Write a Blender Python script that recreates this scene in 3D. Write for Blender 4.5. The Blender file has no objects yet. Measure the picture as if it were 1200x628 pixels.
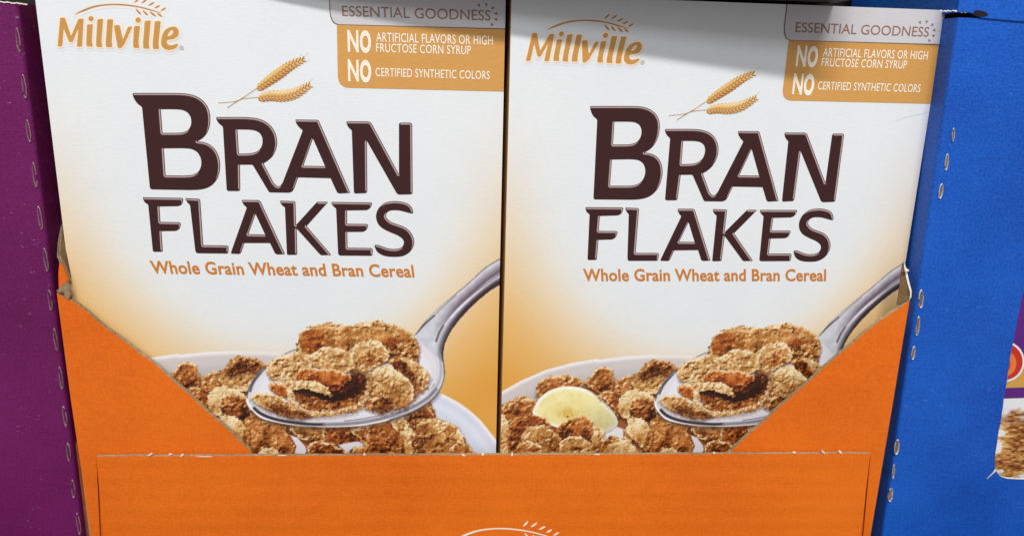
import bpy, bmesh, math
import numpy as np
from mathutils import Matrix, Vector

scene = bpy.context.scene
COL = scene.collection
S = 0.19            # width of a cereal box in metres
BH = 1.56           # height of a cereal box in box widths
H = BH * S

# ------------------------------------------------------------------ camera pose (solved from the photograph)
F = 900.995; CX, CY = 600.0, 313.283
W1 = np.array([0.2512276165, -0.0448303443, 0.0194423525]); T1 = np.array([-1.0122451011, -0.6100416404, 1.6234726392])
W2 = np.array([0.2530706383, -0.1039116890, 0.0129799506]); T2 = np.array([-0.0007748654, -0.5884910024, 1.6590045083])

def rodr(w):
    t = np.linalg.norm(w); k = w / t
    K = np.array([[0, -k[2], k[1]], [k[2], 0, -k[0]], [-k[1], k[0], 0]])
    return np.eye(3) + math.sin(t) * K + (1 - math.cos(t)) * K @ K
R1, R2 = rodr(W1), rodr(W2)
A = np.array([[1, 0, 0], [0, 0, 1], [0, -1, 0]], float)      # (u, v, depth) -> world axes

def P(x, y, d=0.0):
    """photo measurement -> (u, v) on the plane at depth d (box widths) in front of / behind the box fronts"""
    r = R1.T @ np.array([(x - CX) / F, (y - CY) / F, 1.0]); o = -R1.T @ T1
    q = o + (d - o[2]) / r[2] * r
    return (float(q[0]), float(q[1]))
def P2(x, y, d=0.0):
    r = R2.T @ np.array([(x - CX) / F, (y - CY) / F, 1.0]); o = -R2.T @ T2
    q = o + (d - o[2]) / r[2] * r
    return (float(q[0]), float(q[1]))
def uv_to_px(u, v):
    X = np.stack([u, v, np.zeros_like(u)], -1) @ R1.T + T1
    return F * X[..., 0] / X[..., 2] + CX, F * X[..., 1] / X[..., 2] + CY
def RL(x, y):
    u, v = P2(x, y); a, b = uv_to_px(np.array(u), np.array(v)); return (float(a), float(b))
def W(u, v, d=0.0):
    return (u * S, d * S, H - v * S)

# ------------------------------------------------------------------ helpers
def lin(c):
    c = np.asarray(c, float) / 255.0
    return np.where(c <= 0.04045, c / 12.92, ((c + 0.055) / 1.055) ** 2.4)

def link(name, me, parent=None, mats=()):
    o = bpy.data.objects.new(name, me); COL.objects.link(o)
    for m in mats: me.materials.append(m)
    if parent is not None: o.parent = parent
    return o
def thing(name, label, cat, loc=(0, 0, 0), group=None):
    o = bpy.data.objects.new(name, None); COL.objects.link(o)
    o.empty_display_size = 0.02; o.location = loc
    o['label'] = label; o['category'] = cat
    if group: o['group'] = group
    return o

def mesh_from(verts, faces, mi=None, name='mesh'):
    me = bpy.data.meshes.new(name); me.from_pydata([tuple(v) for v in verts], [], faces)
    if mi is not None: me.polygons.foreach_set('material_index', mi)
    me.update(); return me

def rounded(pts, n=7):
    """polygon with a fillet radius per corner -> dense outline"""
    out = []; N = len(pts)
    for i, p in enumerate(pts):
        x, y = p[0], p[1]; r = p[2] if len(p) > 2 else 0
        a = np.array(pts[i - 1][:2], float); b = np.array([x, y], float); c = np.array(pts[(i + 1) % N][:2], float)
        if r <= 0: out.append((x, y)); continue
        v1, v2 = a - b, c - b; l1, l2 = np.linalg.norm(v1), np.linalg.norm(v2)
        r1 = min(r, l1 * 0.5 if True else l1); r2 = min(r, l2 * 0.5)
        p0, p2 = b + v1 / l1 * r1, b + v2 / l2 * r2
        for k in range(n + 1):
            t = k / n
            # rational quadratic: close to a circular arc
            w = 0.75
            den = (1 - t) ** 2 + 2 * w * t * (1 - t) + t * t
            q = ((1 - t) ** 2 * p0 + 2 * w * t * (1 - t) * b + t * t * p2) / den
            out.append((float(q[0]), float(q[1])))
    return out
def catmull(pts, n=5, closed=True):
    P_ = [np.array(p[:2], float) for p in pts]; N = len(P_); out = []
    for i in range(N if closed else N - 1):
        g = (lambda k: P_[k % N]) if closed else (lambda k: P_[min(max(k, 0), N - 1)])
        a, b, c, d = g(i - 1), g(i), g(i + 1), g(i + 2)
        for k in range(n):
            t = k / n
            q = 0.5 * ((2 * b) + (c - a) * t + (2 * a - 5 * b + 4 * c - d) * t * t + (3 * b - a - 3 * c + d) * t ** 3)
            out.append((float(q[0]), float(q[1])))
    if not closed: out.append(tuple(float(z) for z in P_[-1]))
    return out
def area2(p):
    return sum(p[i - 1][0] * p[i][1] - p[i][0] * p[i - 1][1] for i in range(len(p)))

def fill2d(contours):
    """even-odd filled 2-D outlines -> (verts2d, faces)"""
    cu = bpy.data.curves.new('tmp', 'CURVE'); cu.dimensions = '2D'; cu.fill_mode = 'BOTH'
    for c in contours:
        sp = cu.splines.new('POLY'); sp.points.add(len(c) - 1); sp.use_cyclic_u = True
        for i, p in enumerate(c): sp.points[i].co = (p[0] * 100, p[1] * 100, 0, 1)
    ob = bpy.data.objects.new('tmp', cu)
    me = bpy.data.meshes.new_from_object(ob)
    vs = [(v.co.x / 100, v.co.y / 100) for v in me.vertices]; fs = [tuple(p.vertices) for p in me.polygons]
    bpy.data.objects.remove(ob); bpy.data.curves.remove(cu); bpy.data.meshes.remove(me)
    return vs, fs

def orient(fs, verts):
    """make every face look toward the viewer side (-Y)"""
    out = []
    for f in fs:
        a, b, c = (Vector(verts[f[k]]) for k in (0, 1, 2))
        n = (b - a).cross(c - a)
        out.append(f if n.y <= 0 else tuple(reversed(f)))
    return out

def flat_art(name, layers, parent, d0=-0.0006):
    """layers: list of (contours in uv, material, extra proud) -> one thin printed mesh"""
    V, Fc, MI, mats = [], [], [], []
    for contours, mat, dd in layers:
        vs, fs = fill2d(contours)
        if mat not in mats: mats.append(mat)
        base = len(V); v3 = [W(u, v, d0 - dd) for u, v in vs]
        V += v3; fs = orient(fs, v3)
        Fc += [tuple(i + base for i in f) for f in fs]; MI += [mats.index(mat)] * len(fs)
    return link(name, mesh_from(V, Fc, MI, name), parent, mats)

# ------------------------------------------------------------------ materials
def new_mat(name):
    m = bpy.data.materials.new(name); m.use_nodes = True
    nt = m.node_tree; b = nt.nodes['Principled BSDF']
    return m, nt, b
def N_(nt, typ, **kw):
    n = nt.nodes.new(typ)
    for k, v in kw.items(): setattr(n, k, v)
    return n
def noise(nt, scale, stretch=(1, 1, 1), detail=3, rough=0.55):
    tc = N_(nt, 'ShaderNodeTexCoord'); mp = N_(nt, 'ShaderNodeMapping'); mp.inputs['Scale'].default_value = stretch
    nz = N_(nt, 'ShaderNodeTexNoise'); nz.inputs['Scale'].default_value = scale
    nz.inputs['Detail'].default_value = detail; nz.inputs['Roughness'].default_value = rough
    nt.links.new(tc.outputs['Object'], mp.inputs['Vector']); nt.links.new(mp.outputs['Vector'], nz.inputs['Vector'])
    return nz.outputs['Fac']
def ramp(nt, fac, stops):
    r = N_(nt, 'ShaderNodeValToRGB'); e = r.color_ramp.elements
    while len(e) < len(stops): e.new(0.5)
    for el, (p, c) in zip(e, stops):
        el.position = p; el.color = (*c, 1) if len(c) == 3 else c
    nt.links.new(fac, r.inputs['Fac']); return r.outputs['Color']
def mixc(nt, fac, a, b, mode='MIX'):
    m = N_(nt, 'ShaderNodeMix', data_type='RGBA', blend_type=mode)
    for sock, val in ((m.inputs[0], fac), (m.inputs[6], a), (m.inputs[7], b)):
        if isinstance(val, bpy.types.NodeSocket): nt.links.new(val, sock)
        elif isinstance(val, (int, float)): sock.default_value = val
        else: sock.default_value = (*val, 1)
    return m.outputs[2]
def mathn(nt, op, a, b=None):
    m = N_(nt, 'ShaderNodeMath', operation=op)
    for s, v in zip(m.inputs, (a, b)):
        if v is None: continue
        if isinstance(v, bpy.types.NodeSocket): nt.links.new(v, s)
        else: s.default_value = v
    return m.outputs[0]

def paper_bump(nt, b, strength=0.25, dist=0.0004):
    a = noise(nt, 1.0, (260, 260, 1400), 3, 0.6)
    c = noise(nt, 1.0, (60, 60, 90), 3, 0.5)
    s = mathn(nt, 'ADD', a, mathn(nt, 'MULTIPLY', c, 0.8))
    bp = N_(nt, 'ShaderNodeBump'); bp.inputs['Strength'].default_value = strength; bp.inputs['Distance'].default_value = dist
    nt.links.new(s, bp.inputs['Height']); nt.links.new(bp.outputs['Normal'], b.inputs['Normal'])

def print_mat(name, rgb=None, rough=0.42, spec=0.35, bump=0.13, mottle=0.05):
    """ink on coated board; rgb None = the printed picture kept in the mesh's colour attribute"""
    m, nt, b = new_mat(name)
    if rgb is None:
        at = N_(nt, 'ShaderNodeVertexColor', layer_name='print'); src = at.outputs['Color']
    else:
        r = N_(nt, 'ShaderNodeRGB'); r.outputs[0].default_value = (*lin(rgb), 1); src = r.outputs[0]
    n1 = noise(nt, 1.0, (300, 300, 1300), 3, 0.65)
    g = ramp(nt, n1, [(0.3, (1 - mottle,) * 3), (0.7, (1.0,) * 3)])
    n2 = noise(nt, 35, (1, 1, 1), 4, 0.6)
    g2 = ramp(nt, n2, [(0.3, (0.965, 0.965, 0.97)), (0.7, (1.0, 1.0, 1.0))])
    col = mixc(nt, 1.0, mixc(nt, 1.0, src, g, 'MULTIPLY'), g2, 'MULTIPLY')
    nt.links.new(col, b.inputs['Base Color'])
    b.inputs['Roughness'].default_value = rough; b.inputs['Specular IOR Level'].default_value = spec
    paper_bump(nt, b, bump)
    return m

def board_mat(name, rgb, rgb2, streak=0.5, specks=None, speck_amt=0.675, rough=0.5, flute=0.0, bands='Z', spec=0.3, flute_scale=95):
    """printed corrugated board: streaky ink, faint flutes, scuff specks"""
    m, nt, b = new_mat(name)
    st = (120, 120, 2200) if bands == 'Z' else (2200, 2200, 120)
    s1 = noise(nt, 1.0, st, 4, 0.7); s2 = noise(nt, 9, (1, 1, 1), 5, 0.6); s3 = noise(nt, 900, (1, 1, 1), 2, 0.5)
    f = mathn(nt, 'ADD', mathn(nt, 'MULTIPLY', s1, 0.20), mathn(nt, 'ADD', mathn(nt, 'MULTIPLY', s2, 0.45), mathn(nt, 'MULTIPLY', s3, 0.35)))
    col = ramp(nt, f, [(0.40, tuple(lin(rgb))), (0.60, tuple(lin(rgb2)))])
    if flute:
        tc = N_(nt, 'ShaderNodeTexCoord'); wv = N_(nt, 'ShaderNodeTexWave', wave_type='BANDS', bands_direction=bands)
        wv.inputs['Scale'].default_value = flute_scale; wv.inputs['Distortion'].default_value = 1.2; wv.inputs['Detail'].default_value = 2
        nt.links.new(tc.outputs['Object'], wv.inputs['Vector'])
        am = noise(nt, 22, (0.4, 0.4, 2.5), 2, 0.5)
        hh = mathn(nt, 'MULTIPLY', wv.outputs['Fac'], am)
    if specks is not None:
        sp = noise(nt, 1.0, (330, 330, 900), 2, 0.6); rg = noise(nt, 30, (1, 1, 1), 3, 0.6)
        q = mathn(nt, 'ADD', mathn(nt, 'MULTIPLY', sp, 0.7), mathn(nt, 'MULTIPLY', rg, 0.3))
        k = ramp(nt, q, [(speck_amt - 0.03, (0, 0, 0)), (speck_amt + 0.06, (1, 1, 1))])
        kf = mathn(nt, 'MULTIPLY', k, 0.42)
        col = mixc(nt, kf, col, tuple(lin(specks)))
    nt.links.new(col, b.inputs['Base Color'])
    b.inputs['Roughness'].default_value = rough; b.inputs['Specular IOR Level'].default_value = spec
    a = noise(nt, 1.0, (150, 150, 1500) if bands == 'Z' else (1500, 1500, 150), 3, 0.6); c = noise(nt, 14, (1, 1, 1.6), 3, 0.5)
    hsum = mathn(nt, 'ADD', mathn(nt, 'MULTIPLY', a, 0.22), mathn(nt, 'MULTIPLY', c, 3.5))
    if flute: hsum = mathn(nt, 'ADD', hsum, mathn(nt, 'MULTIPLY', hh, flute))
    bp = N_(nt, 'ShaderNodeBump'); bp.inputs['Strength'].default_value = 0.5; bp.inputs['Distance'].default_value = 0.0007
    nt.links.new(hsum, bp.inputs['Height']); nt.links.new(bp.outputs['Normal'], b.inputs['Normal'])
    return m

M = {}
M['picture'] = print_mat('printed_picture', None, mottle=0.04)
M['side'] = print_mat('carton_side_print', (218, 178, 112))
M['white'] = print_mat('white_print', (226, 229, 231))
M['brown'] = print_mat('dark_brown_ink', (58, 24, 24), rough=0.36, spec=0.45, mottle=0.12)
M['bevel'] = print_mat('lettering_highlight_ink', (180, 156, 154), rough=0.4)
M['copper'] = print_mat('copper_ink', (204, 126, 44), mottle=0.10)
M['tab'] = print_mat('ochre_ink', (211, 156, 84), mottle=0.08)
M['cream'] = print_mat('cream_ink', (247, 236, 218))
M['taupe'] = print_mat('taupe_ink', (150, 112, 92))
M['banner'] = print_mat('silver_ink', (205, 203, 206), rough=0.32, spec=0.5)
M['bannerline'] = print_mat('banner_outline_ink', (120, 96, 84))
M['logogrey'] = print_mat('grey_ink', (165, 160, 158))
M['orange'] = board_mat('orange_board', (212, 95, 10), (229, 112, 18), flute=0.0, rough=0.55)
M['orange_panel'] = board_mat('orange_panel_board', (212, 95, 10), (232, 115, 22), flute=.35, rough=0.5, flute_scale=38)
M['purple'] = board_mat('purple_board', (90, 10, 72), (112, 24, 93), specks=(200, 160, 190), speck_amt=0.675, rough=0.5)
M['blue'] = board_mat('blue_board', (7, 64, 156), (22, 94, 196), specks=(92, 138, 210), speck_amt=0.66, rough=0.48, bands='Z')
M['kraft'] = board_mat('raw_kraft_board', (128, 104, 78), (178, 154, 122), rough=0.8, spec=0.1)
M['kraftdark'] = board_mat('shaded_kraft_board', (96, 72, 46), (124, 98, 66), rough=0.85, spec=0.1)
M['brownboard'] = board_mat('brown_board', (128, 68, 42), (146, 82, 52), rough=0.7, spec=0.2)
M['kraftpink'] = board_mat('torn_pink_fibre', (150, 118, 122), (186, 156, 154), rough=0.9, spec=0.05)
M['fray'] = board_mat('torn_paper_fibre', (206, 196, 180), (238, 230, 214), rough=0.9, spec=0.05)
M['black'] = board_mat('painted_shade_black', (14, 12, 13), (24, 21, 22), rough=0.6)  # near-black colour painted for shade: hand hole and upper tray underside
M['slotin'] = board_mat('slot_inside', (84, 74, 76), (118, 108, 110), rough=0.9, spec=0.05)
M['flint'] = print_mat('orange_swoosh_cream', (250, 232, 208))
M['shelf'] = board_mat('shelf_board', (24, 22, 22), (36, 33, 32), rough=0.8)

# ------------------------------------------------------------------ raster painting of the printed photograph (numpy only)
rng = np.random.RandomState(11)
class Ras:
    def __init__(s, x0, y0, x1, y1, sc):
        s.x0, s.y0, s.sc = x0, y0, sc
        s.w, s.h = int((x1 - x0) * sc), int((y1 - y0) * sc)
        s.X, s.Y = np.meshgrid(x0 + (np.arange(s.w) + .5) / sc, y0 + (np.arange(s.h) + .5) / sc)
        s.rgb = np.zeros((s.h, s.w, 3)); s.lab = np.zeros((s.h, s.w), int)
    def sample(s, px, py):
        fx = np.clip((px - s.x0) * s.sc - .5, 0, s.w - 1.001); fy = np.clip((py - s.y0) * s.sc - .5, 0, s.h - 1.001)
        ix, iy = fx.astype(int), fy.astype(int); ax, ay = (fx - ix)[..., None], (fy - iy)[..., None]
        c = s.rgb
        out = (c[iy, ix] * (1 - ax) + c[iy, ix + 1] * ax) * (1 - ay) + (c[iy + 1, ix] * (1 - ax) + c[iy + 1, ix + 1] * ax) * ay
        return out, s.lab[np.round(fy).astype(int), np.round(fx).astype(int)]

def vnoise(shape, cell, seed):
    r = np.random.RandomState(seed); h, w = shape
    gh, gw = int(h / cell) + 3, int(w / cell) + 3
    g = r.rand(gh, gw)
    y = np.arange(h) / cell; x = np.arange(w) / cell
    iy, ix = y.astype(int), x.astype(int); fy, fx = y - iy, x - ix
    fy = fy * fy * (3 - 2 * fy); fx = fx * fx * (3 - 2 * fx)
    a = g[np.ix_(iy, ix)] * (1 - fx) + g[np.ix_(iy, ix + 1)] * fx
    b = g[np.ix_(iy + 1, ix)] * (1 - fx) + g[np.ix_(iy + 1, ix + 1)] * fx
    return a * (1 - fy[:, None]) + b * fy[:, None]

def sdist(X, Y, poly, closed=True):
    """signed distance, negative inside"""
    d = np.full(X.shape, 1e9); ins = np.zeros(X.shape, bool); n = len(poly)
    for i in range(n if closed else n - 1):
        ax, ay = poly[i]; bx, by = poly[(i + 1) % n]
        ex, ey = bx - ax, by - ay; L = ex * ex + ey * ey + 1e-12
        t = np.clip(((X - ax) * ex + (Y - ay) * ey) / L, 0, 1)
        d = np.minimum(d, (X - ax - t * ex) ** 2 + (Y - ay - t * ey) ** 2)
        if closed:
            c = ((ay > Y) != (by > Y))
            with np.errstate(divide='ignore', invalid='ignore'):
                ins ^= c & (X < (bx - ax) * (Y - ay) / (by - ay + 1e-12) + ax)
    d = np.sqrt(d); return np.where(ins, -d, d)
def sm(a, b, x):
    t = np.clip((x - a) / (b - a), 0, 1); return t * t * (3 - 2 * t)

def bg_color(u, v):
    """white card fading to gold toward the lower corners (the printed backdrop)"""
    q = np.sqrt(((u - .5) / .5) ** 2 + ((v - .35) / .55) ** 2)
    k = sm(.80, 1.22, q) * sm(.22, .80, v)
    k2 = sm(1.05, 1.45, q) * sm(.5, .95, v)
    k0 = sm(.70, 1.0, q) * sm(.15, .6, v)
    w = np.array([227, 231, 233.]); cr = np.array([233, 224, 210.]); g1 = np.array([231, 188, 124.]); g2 = np.array([224, 160, 68.])
    c = w + (cr - w) * k0[..., None] * .8
    c = c + (g1 - c) * k[..., None]
    return c + (g2 - c) * k2[..., None]

def c_(lst, ox, oy, s): return [(ox + p[0] / s, oy + p[1] / s) for p in lst]
c1 = lambda *l: c_(l, 285, 370, 4.833)
c2 = lambda *l: c_(l, 395, 370, 4.83)
c3 = lambda *l: c_(l, 190, 405, 4.833)
c4 = lambda *l: c_(l, 290, 460, 8.0)
c5 = lambda *l: c_(l, 430, 460, 7.5)
c6 = lambda *l: [RL(580 + p[0] / 5.02, 410 + p[1] / 5.02) for p in l]
c7 = lambda *l: [RL(690 + p[0] / 4.83, 405 + p[1] / 4.83) for p in l]

SC = 2.5
ras = Ras(66, 292, 604, 566, SC)
sh = (ras.h, ras.w)
n_l = vnoise(sh, 11 * SC, 1); n_m = vnoise(sh, 4.6 * SC, 2); n_s = vnoise(sh, 2.1 * SC, 3); n_t = vnoise(sh, 1.05 * SC, 4)
n_m2 = vnoise(sh, 3.2 * SC, 7)
wx = (vnoise(sh, 3.2 * SC, 5) - .5) * 2.4 + (vnoise(sh, 1.3 * SC, 8) - .5) * 2.4; wy = (vnoise(sh, 3.2 * SC, 6) - .5) * 2.4 + (vnoise(sh, 1.3 * SC, 9) - .5) * 2.4
ridge = 1 - np.abs(2 * n_s - 1); ridge2 = 1 - np.abs(2 * n_m2 - 1)
# crumbs: rounded grains scattered at two sizes (nearest-seed cells)
def crumbs(cell, seed):
    r = np.random.RandomState(seed); c = cell * SC; gy, gx = int(sh[0] / c) + 3, int(sh[1] / c) + 3
    jx, jy, hh = r.rand(gy, gx), r.rand(gy, gx), r.rand(gy, gx)
    yy, xx = np.mgrid[0:sh[0], 0:sh[1]] / c + 1.0; iy, ix = yy.astype(int), xx.astype(int)
    best = np.full(sh, 9.0); val = np.zeros(sh)
    for dy in (-1, 0, 1):
        for dx in (-1, 0, 1):
            a, b = np.clip(iy + dy, 0, gy - 1), np.clip(ix + dx, 0, gx - 1)
            dd = (yy - (iy + dy) - jy[a, b]) ** 2 + (xx - (ix + dx) - jx[a, b]) ** 2
            m = dd < best; best = np.where(m, dd, best); val = np.where(m, hh[a, b], val)
    return np.clip(1 - best * 1.6, 0, 1) * (.35 + .65 * val)
n_d2 = vnoise(sh, 1.4 * SC, 61)
cr1, cr2 = crumbs(4.4, 51), crumbs(2.5, 52)
hgt = .55 * n_m + .60 * cr1 + .34 * cr2 + .30 * n_l
def sm(a, b, x):
    t = np.clip((x - a) / (b - a), 0, 1); return t * t * (3 - 2 * t)
def emb(h, k=2):
    g = (np.roll(h, -k, 0) - np.roll(h, k, 0)) * .75 + (np.roll(h, -k, 1) - np.roll(h, k, 1)) * .5
    return (g + np.roll(g, 1, 0) + np.roll(g, 1, 1) + np.roll(np.roll(g, 1, 0), 1, 1)) / 4
fold = 1 - np.abs(2 * vnoise(sh, 9 * SC, 71) - 1); fold2 = 1 - np.abs(2 * vnoise(sh, 5.5 * SC, 72) - 1)
patch = .25 + 1.25 * sm(.3, .7, vnoise(sh, 7 * SC, 73))
Ef = emb(fold * 1.5 + fold2 * .9, 3)
E_ = (emb(hgt, 2) * .60 + (cr1 - .35) * .13 + (cr2 - .3) * .07) * patch + Ef * .16 - .07 * sm(.86, 1.0, fold) - .04 * sm(.88, 1.0, fold2)
RT = np.array([[38, 15, 7], [86, 40, 15], [134, 76, 30], [174, 116, 56], [203, 155, 92], [226, 192, 138], [243, 224, 184.]])
RO = np.array([[56, 22, 8], [116, 50, 16], [164, 78, 24], [196, 106, 42], [214, 142, 72], [236, 190, 130], [248, 226, 190.]])
def rampc(t, R): 
    t = np.clip(t, 0, .9999) * (len(R) - 1); i = t.astype(int); f = (t - i)[..., None]
    return R[i] * (1 - f) + R[i + 1] * f
LB = dict(bg=0, bowl=1, flake=2, spoon=3, banana=4)

def blend(sl, a, col, lab=None):
    a3 = a[..., None]; ras.rgb[sl] = ras.rgb[sl] * (1 - a3) + col * a3
    if lab is not None:
        L = ras.lab[sl]; L[(a > .5) | ((a > .02) & (L == 0))] = lab; ras.lab[sl] = L
def box_of(poly, pad):
    xs = [p[0] for p in poly]; ys = [p[1] for p in poly]
    x0 = max(0, int((min(xs) - pad - ras.x0) * SC)); x1 = min(ras.w, int((max(xs) + pad - ras.x0) * SC) + 1)
    y0 = max(0, int((min(ys) - pad - ras.y0) * SC)); y1 = min(ras.h, int((max(ys) + pad - ras.y0) * SC) + 1)
    return (slice(y0, max(y1, y0)), slice(x0, max(x1, x0)))
fcount = [0]
def flake(poly, base=.5, rim=.22, rimw=2.2, inner=0.0, orange=0, contrast=1.0, shadow=.45, grad=(0, 0), lab='flake', grain=1.0):
    """one crusty flake: ragged outline, lumpy lit surface, pale toasted rim, shade it throws on what lies below"""
    fcount[0] += 1; k = fcount[0]
    sl = box_of(poly, 8); X, Y = ras.X[sl], ras.Y[sl]
    if X.size == 0: return
    sy, sx = (k * 137) % 400, (k * 271) % 700
    g = lambda a: np.roll(np.roll(a, sy, 0), sx, 1)[sl]
    d = sdist(X + g(wx), Y + g(wy), poly)
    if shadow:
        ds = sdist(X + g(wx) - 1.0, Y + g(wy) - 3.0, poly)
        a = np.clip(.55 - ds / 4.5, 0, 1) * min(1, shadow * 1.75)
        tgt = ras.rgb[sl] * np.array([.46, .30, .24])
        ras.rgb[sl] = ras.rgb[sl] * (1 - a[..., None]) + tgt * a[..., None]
    m = np.clip(.5 - d / .7, 0, 1)
    cx = np.mean([p[0] for p in poly]); cy = np.mean([p[1] for p in poly])
    sxp = max(4, np.ptp([p[0] for p in poly]) / 2); syp = max(4, np.ptp([p[1] for p in poly]) / 2)
    t = base + E_sc(k)[sl] * contrast * grain + (g(n_l) - .5) * .34 + (g(n_m) - .5) * .14 + (g(n_s) - .5) * .10
    dd = -d
    up = np.clip(1 - dd / rimw, 0, 1)
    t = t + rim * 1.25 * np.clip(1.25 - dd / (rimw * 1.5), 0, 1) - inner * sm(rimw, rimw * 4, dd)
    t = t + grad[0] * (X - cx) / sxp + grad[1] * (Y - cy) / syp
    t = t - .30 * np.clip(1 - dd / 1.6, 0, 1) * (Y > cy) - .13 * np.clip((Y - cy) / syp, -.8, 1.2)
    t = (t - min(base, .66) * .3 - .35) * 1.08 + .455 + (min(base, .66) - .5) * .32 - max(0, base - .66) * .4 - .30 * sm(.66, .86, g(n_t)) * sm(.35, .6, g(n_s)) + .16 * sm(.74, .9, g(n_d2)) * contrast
    col = rampc(t, RT)
    if orange: col = col * (1 - orange) + rampc(t, RO) * orange
    redn = sm(.5, .8, g(n_l)) * .3
    col = col * (1 - redn[..., None]) + rampc(t - .05, RO) * redn[..., None]
    blend(sl, m, col, LB[lab])
def E_sc(k):
    return np.roll(np.roll(E_, (k * 137) % 400, 0), (k * 271) % 700, 1) * 1.15
def solid(poly, rgb, soft=.8, lab=None, warp=0.0, amt=1.0):
    sl = box_of(poly, 6); X, Y = ras.X[sl], ras.Y[sl]
    d = sdist(X + warp * wx[sl], Y + warp * wy[sl], poly)
    blend(sl, np.clip(.5 - d / soft, 0, 1) * amt, np.array(rgb, float), LB[lab] if lab else None)
def stroke(line, width, rgb, soft=.8, amt=1.0, lab=None, warp=0.0):
    sl = box_of(line, 8 + width); X, Y = ras.X[sl], ras.Y[sl]
    d = sdist(X + warp * wx[sl], Y + warp * wy[sl], line, False) - width / 2
    blend(sl, np.clip(.5 - d / soft, 0, 1) * amt, np.array(rgb, float), LB[lab] if lab else None)

# backdrop under the picture: invert the projection on a coarse set, evaluate the gradient
uu, vv = np.vectorize(lambda x, y: P(x, y))(ras.X[::10, ::10], ras.Y[::10, ::10])
def up(a):
    h, w = a.shape; yi = np.clip(np.arange(ras.h) / 10, 0, h - 1.001); xi = np.clip(np.arange(ras.w) / 10, 0, w - 1.001)
    i, j = yi.astype(int), xi.astype(int); fy, fx = (yi - i)[:, None], (xi - j)[None]
    return (a[np.ix_(i, j)] * (1 - fx) + a[np.ix_(i, j + 1)] * fx) * (1 - fy) + (a[np.ix_(i + 1, j)] * (1 - fx) + a[np.ix_(i + 1, j + 1)] * fx) * fy
ras.rgb[:] = bg_color(up(uu), up(vv))

# --- bowl
rim_pts = [RL(560, 476), RL(587, 458.8), RL(609.9, 445.9), RL(639.8, 432.9), RL(669.6, 425), RL(699.5, 420)] + \
    [(210.7, 415.3), (241.7, 412.2), (273, 411.0), (310, 411.5), (350, 414), (400, 420), (450, 432), (490, 446),
     (515.3, 459.5), (536.7, 470.7), (550, 480), (563.3, 492), (578.7, 511.3), (592, 530), (604, 550)]
bowl = rim_pts + [(604, 570), (60, 570)]
sl = (slice(None), slice(None))
d = sdist(ras.X, ras.Y, bowl)
wall = np.array([208, 199, 196.]) + (np.array([212, 216, 232.]) - np.array([208, 199, 196.])) * sm(380, 500, ras.X)[..., None]
rimc = np.array([240, 237, 238.])
t = sm(1.0, 7.0, -d)[..., None]
colb = rimc * (1 - t) + wall * t
colb = colb * (1 - .10 * (sm(10, 30, -d) * (ras.X < 380))[..., None])
colb = colb + (np.array([230, 235, 246.]) - colb) * (np.exp(-((-d - 15) / 5) ** 2) * sm(430, 520, ras.X) * .55)[..., None]
fade = 1 - .55 * sm(255, 300, ras.X) * (1 - sm(330, 380, ras.X)) * sm(8, 0, -d)
blend(sl, np.clip(.5 - d / 1.0, 0, 1) * fade, colb, LB['bowl'])

# --- cereal lying in the bowl: filler first, then the flakes that can be told apart
mass = c6((20, 610), (20, 380), (60, 330), (150, 300), (300, 300), (500, 250)) + c3((60, 160), (120, 130), (200, 190), (270, 160), (350, 140), (430, 80), (560, 90), (640, 160)) + \
    [(345, 470), (400, 500), (470, 492), (505, 470), (512, 490), (535, 500), (548, 520), (562, 540), (590, 566), (66, 566)]
solid(mass, (150, 88, 44), 3, 'flake', 1.0)
rr = np.random.RandomState(5)
for i in range(150):
    x, y = rr.uniform(80, 560), rr.uniform(468, 560)
    if x > 500 and y < 430 + (x - 440): continue
    if x < 130 and y < 480: continue
    r = rr.uniform(7, 16); n = 8
    pl = [(x + r * rr.uniform(.7, 1.15) * math.cos(a), y + r * .7 * rr.uniform(.7, 1.15) * math.sin(a)) for a in np.linspace(0, 2 * math.pi, n, endpoint=False)]
    flake(pl, rr.uniform(.34, .62), rr.uniform(.1, .3), 2, orange=rr.choice([0, 0, .5]))
# left side with the banana
flake(c6((240, 268), (245, 215), (270, 180), (330, 155), (410, 140), (480, 155), (520, 185), (500, 240), (440, 240), (370, 240), (290, 275)), .50, .25, 2, orange=.35)
flake(c6((35, 420), (40, 320), (90, 290), (150, 270), (210, 280), (245, 300), (245, 360), (210, 400), (100, 430)), .50, .2, 2, orange=.35)
ban = catmull(c6((222, 372), (236, 325), (265, 280), (320, 238), (400, 214), (480, 216), (552, 237), (616, 277), (677, 337), (711, 388), (724, 424), (710, 452), (660, 482), (600, 512), (500, 500), (380, 460), (280, 420)), 4)
slb = box_of(ban, 4); Xb, Yb = ras.X[slb], ras.Y[slb]; db = sdist(Xb, Yb, ban)
solid([(x + 1.5, y + 2.5) for x, y in ban], (110, 60, 30), 5, None, amt=.6)
cb = np.array([246, 234, 172.]) + (np.array([253, 249, 230.]) - np.array([246, 234, 172.])) * sm(.0, 1.0, np.exp(-((-db - 1.5) / 3.0) ** 2))[..., None]
bx, by = c6((425, 372))[0]
q = ((Xb - bx) / 17) ** 2 + ((Yb - by) / 8) ** 2
star = np.exp(-q * 1.4) * (.45 + .9 * vnoise(Xb.shape, 3.2 * SC, 31))
cb = cb + (np.array([214, 172, 70.]) - cb) * np.clip(star, 0, .8)[..., None]
cb = cb + (np.array([228, 204, 122.]) - cb) * (np.exp(-((q - 2.6) / .9) ** 2) * .30 + .25 * sm(.4, .9, vnoise(Xb.shape, 5 * SC, 33)))[..., None]
cb = cb * (1 - .16 * sm(bx - 2, bx + 48, Xb) * sm(by - 18, by + 20, Yb))[..., None]
cb = cb * (.97 + .05 * vnoise(Xb.shape, 1.2 * SC, 35))[..., None]
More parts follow.
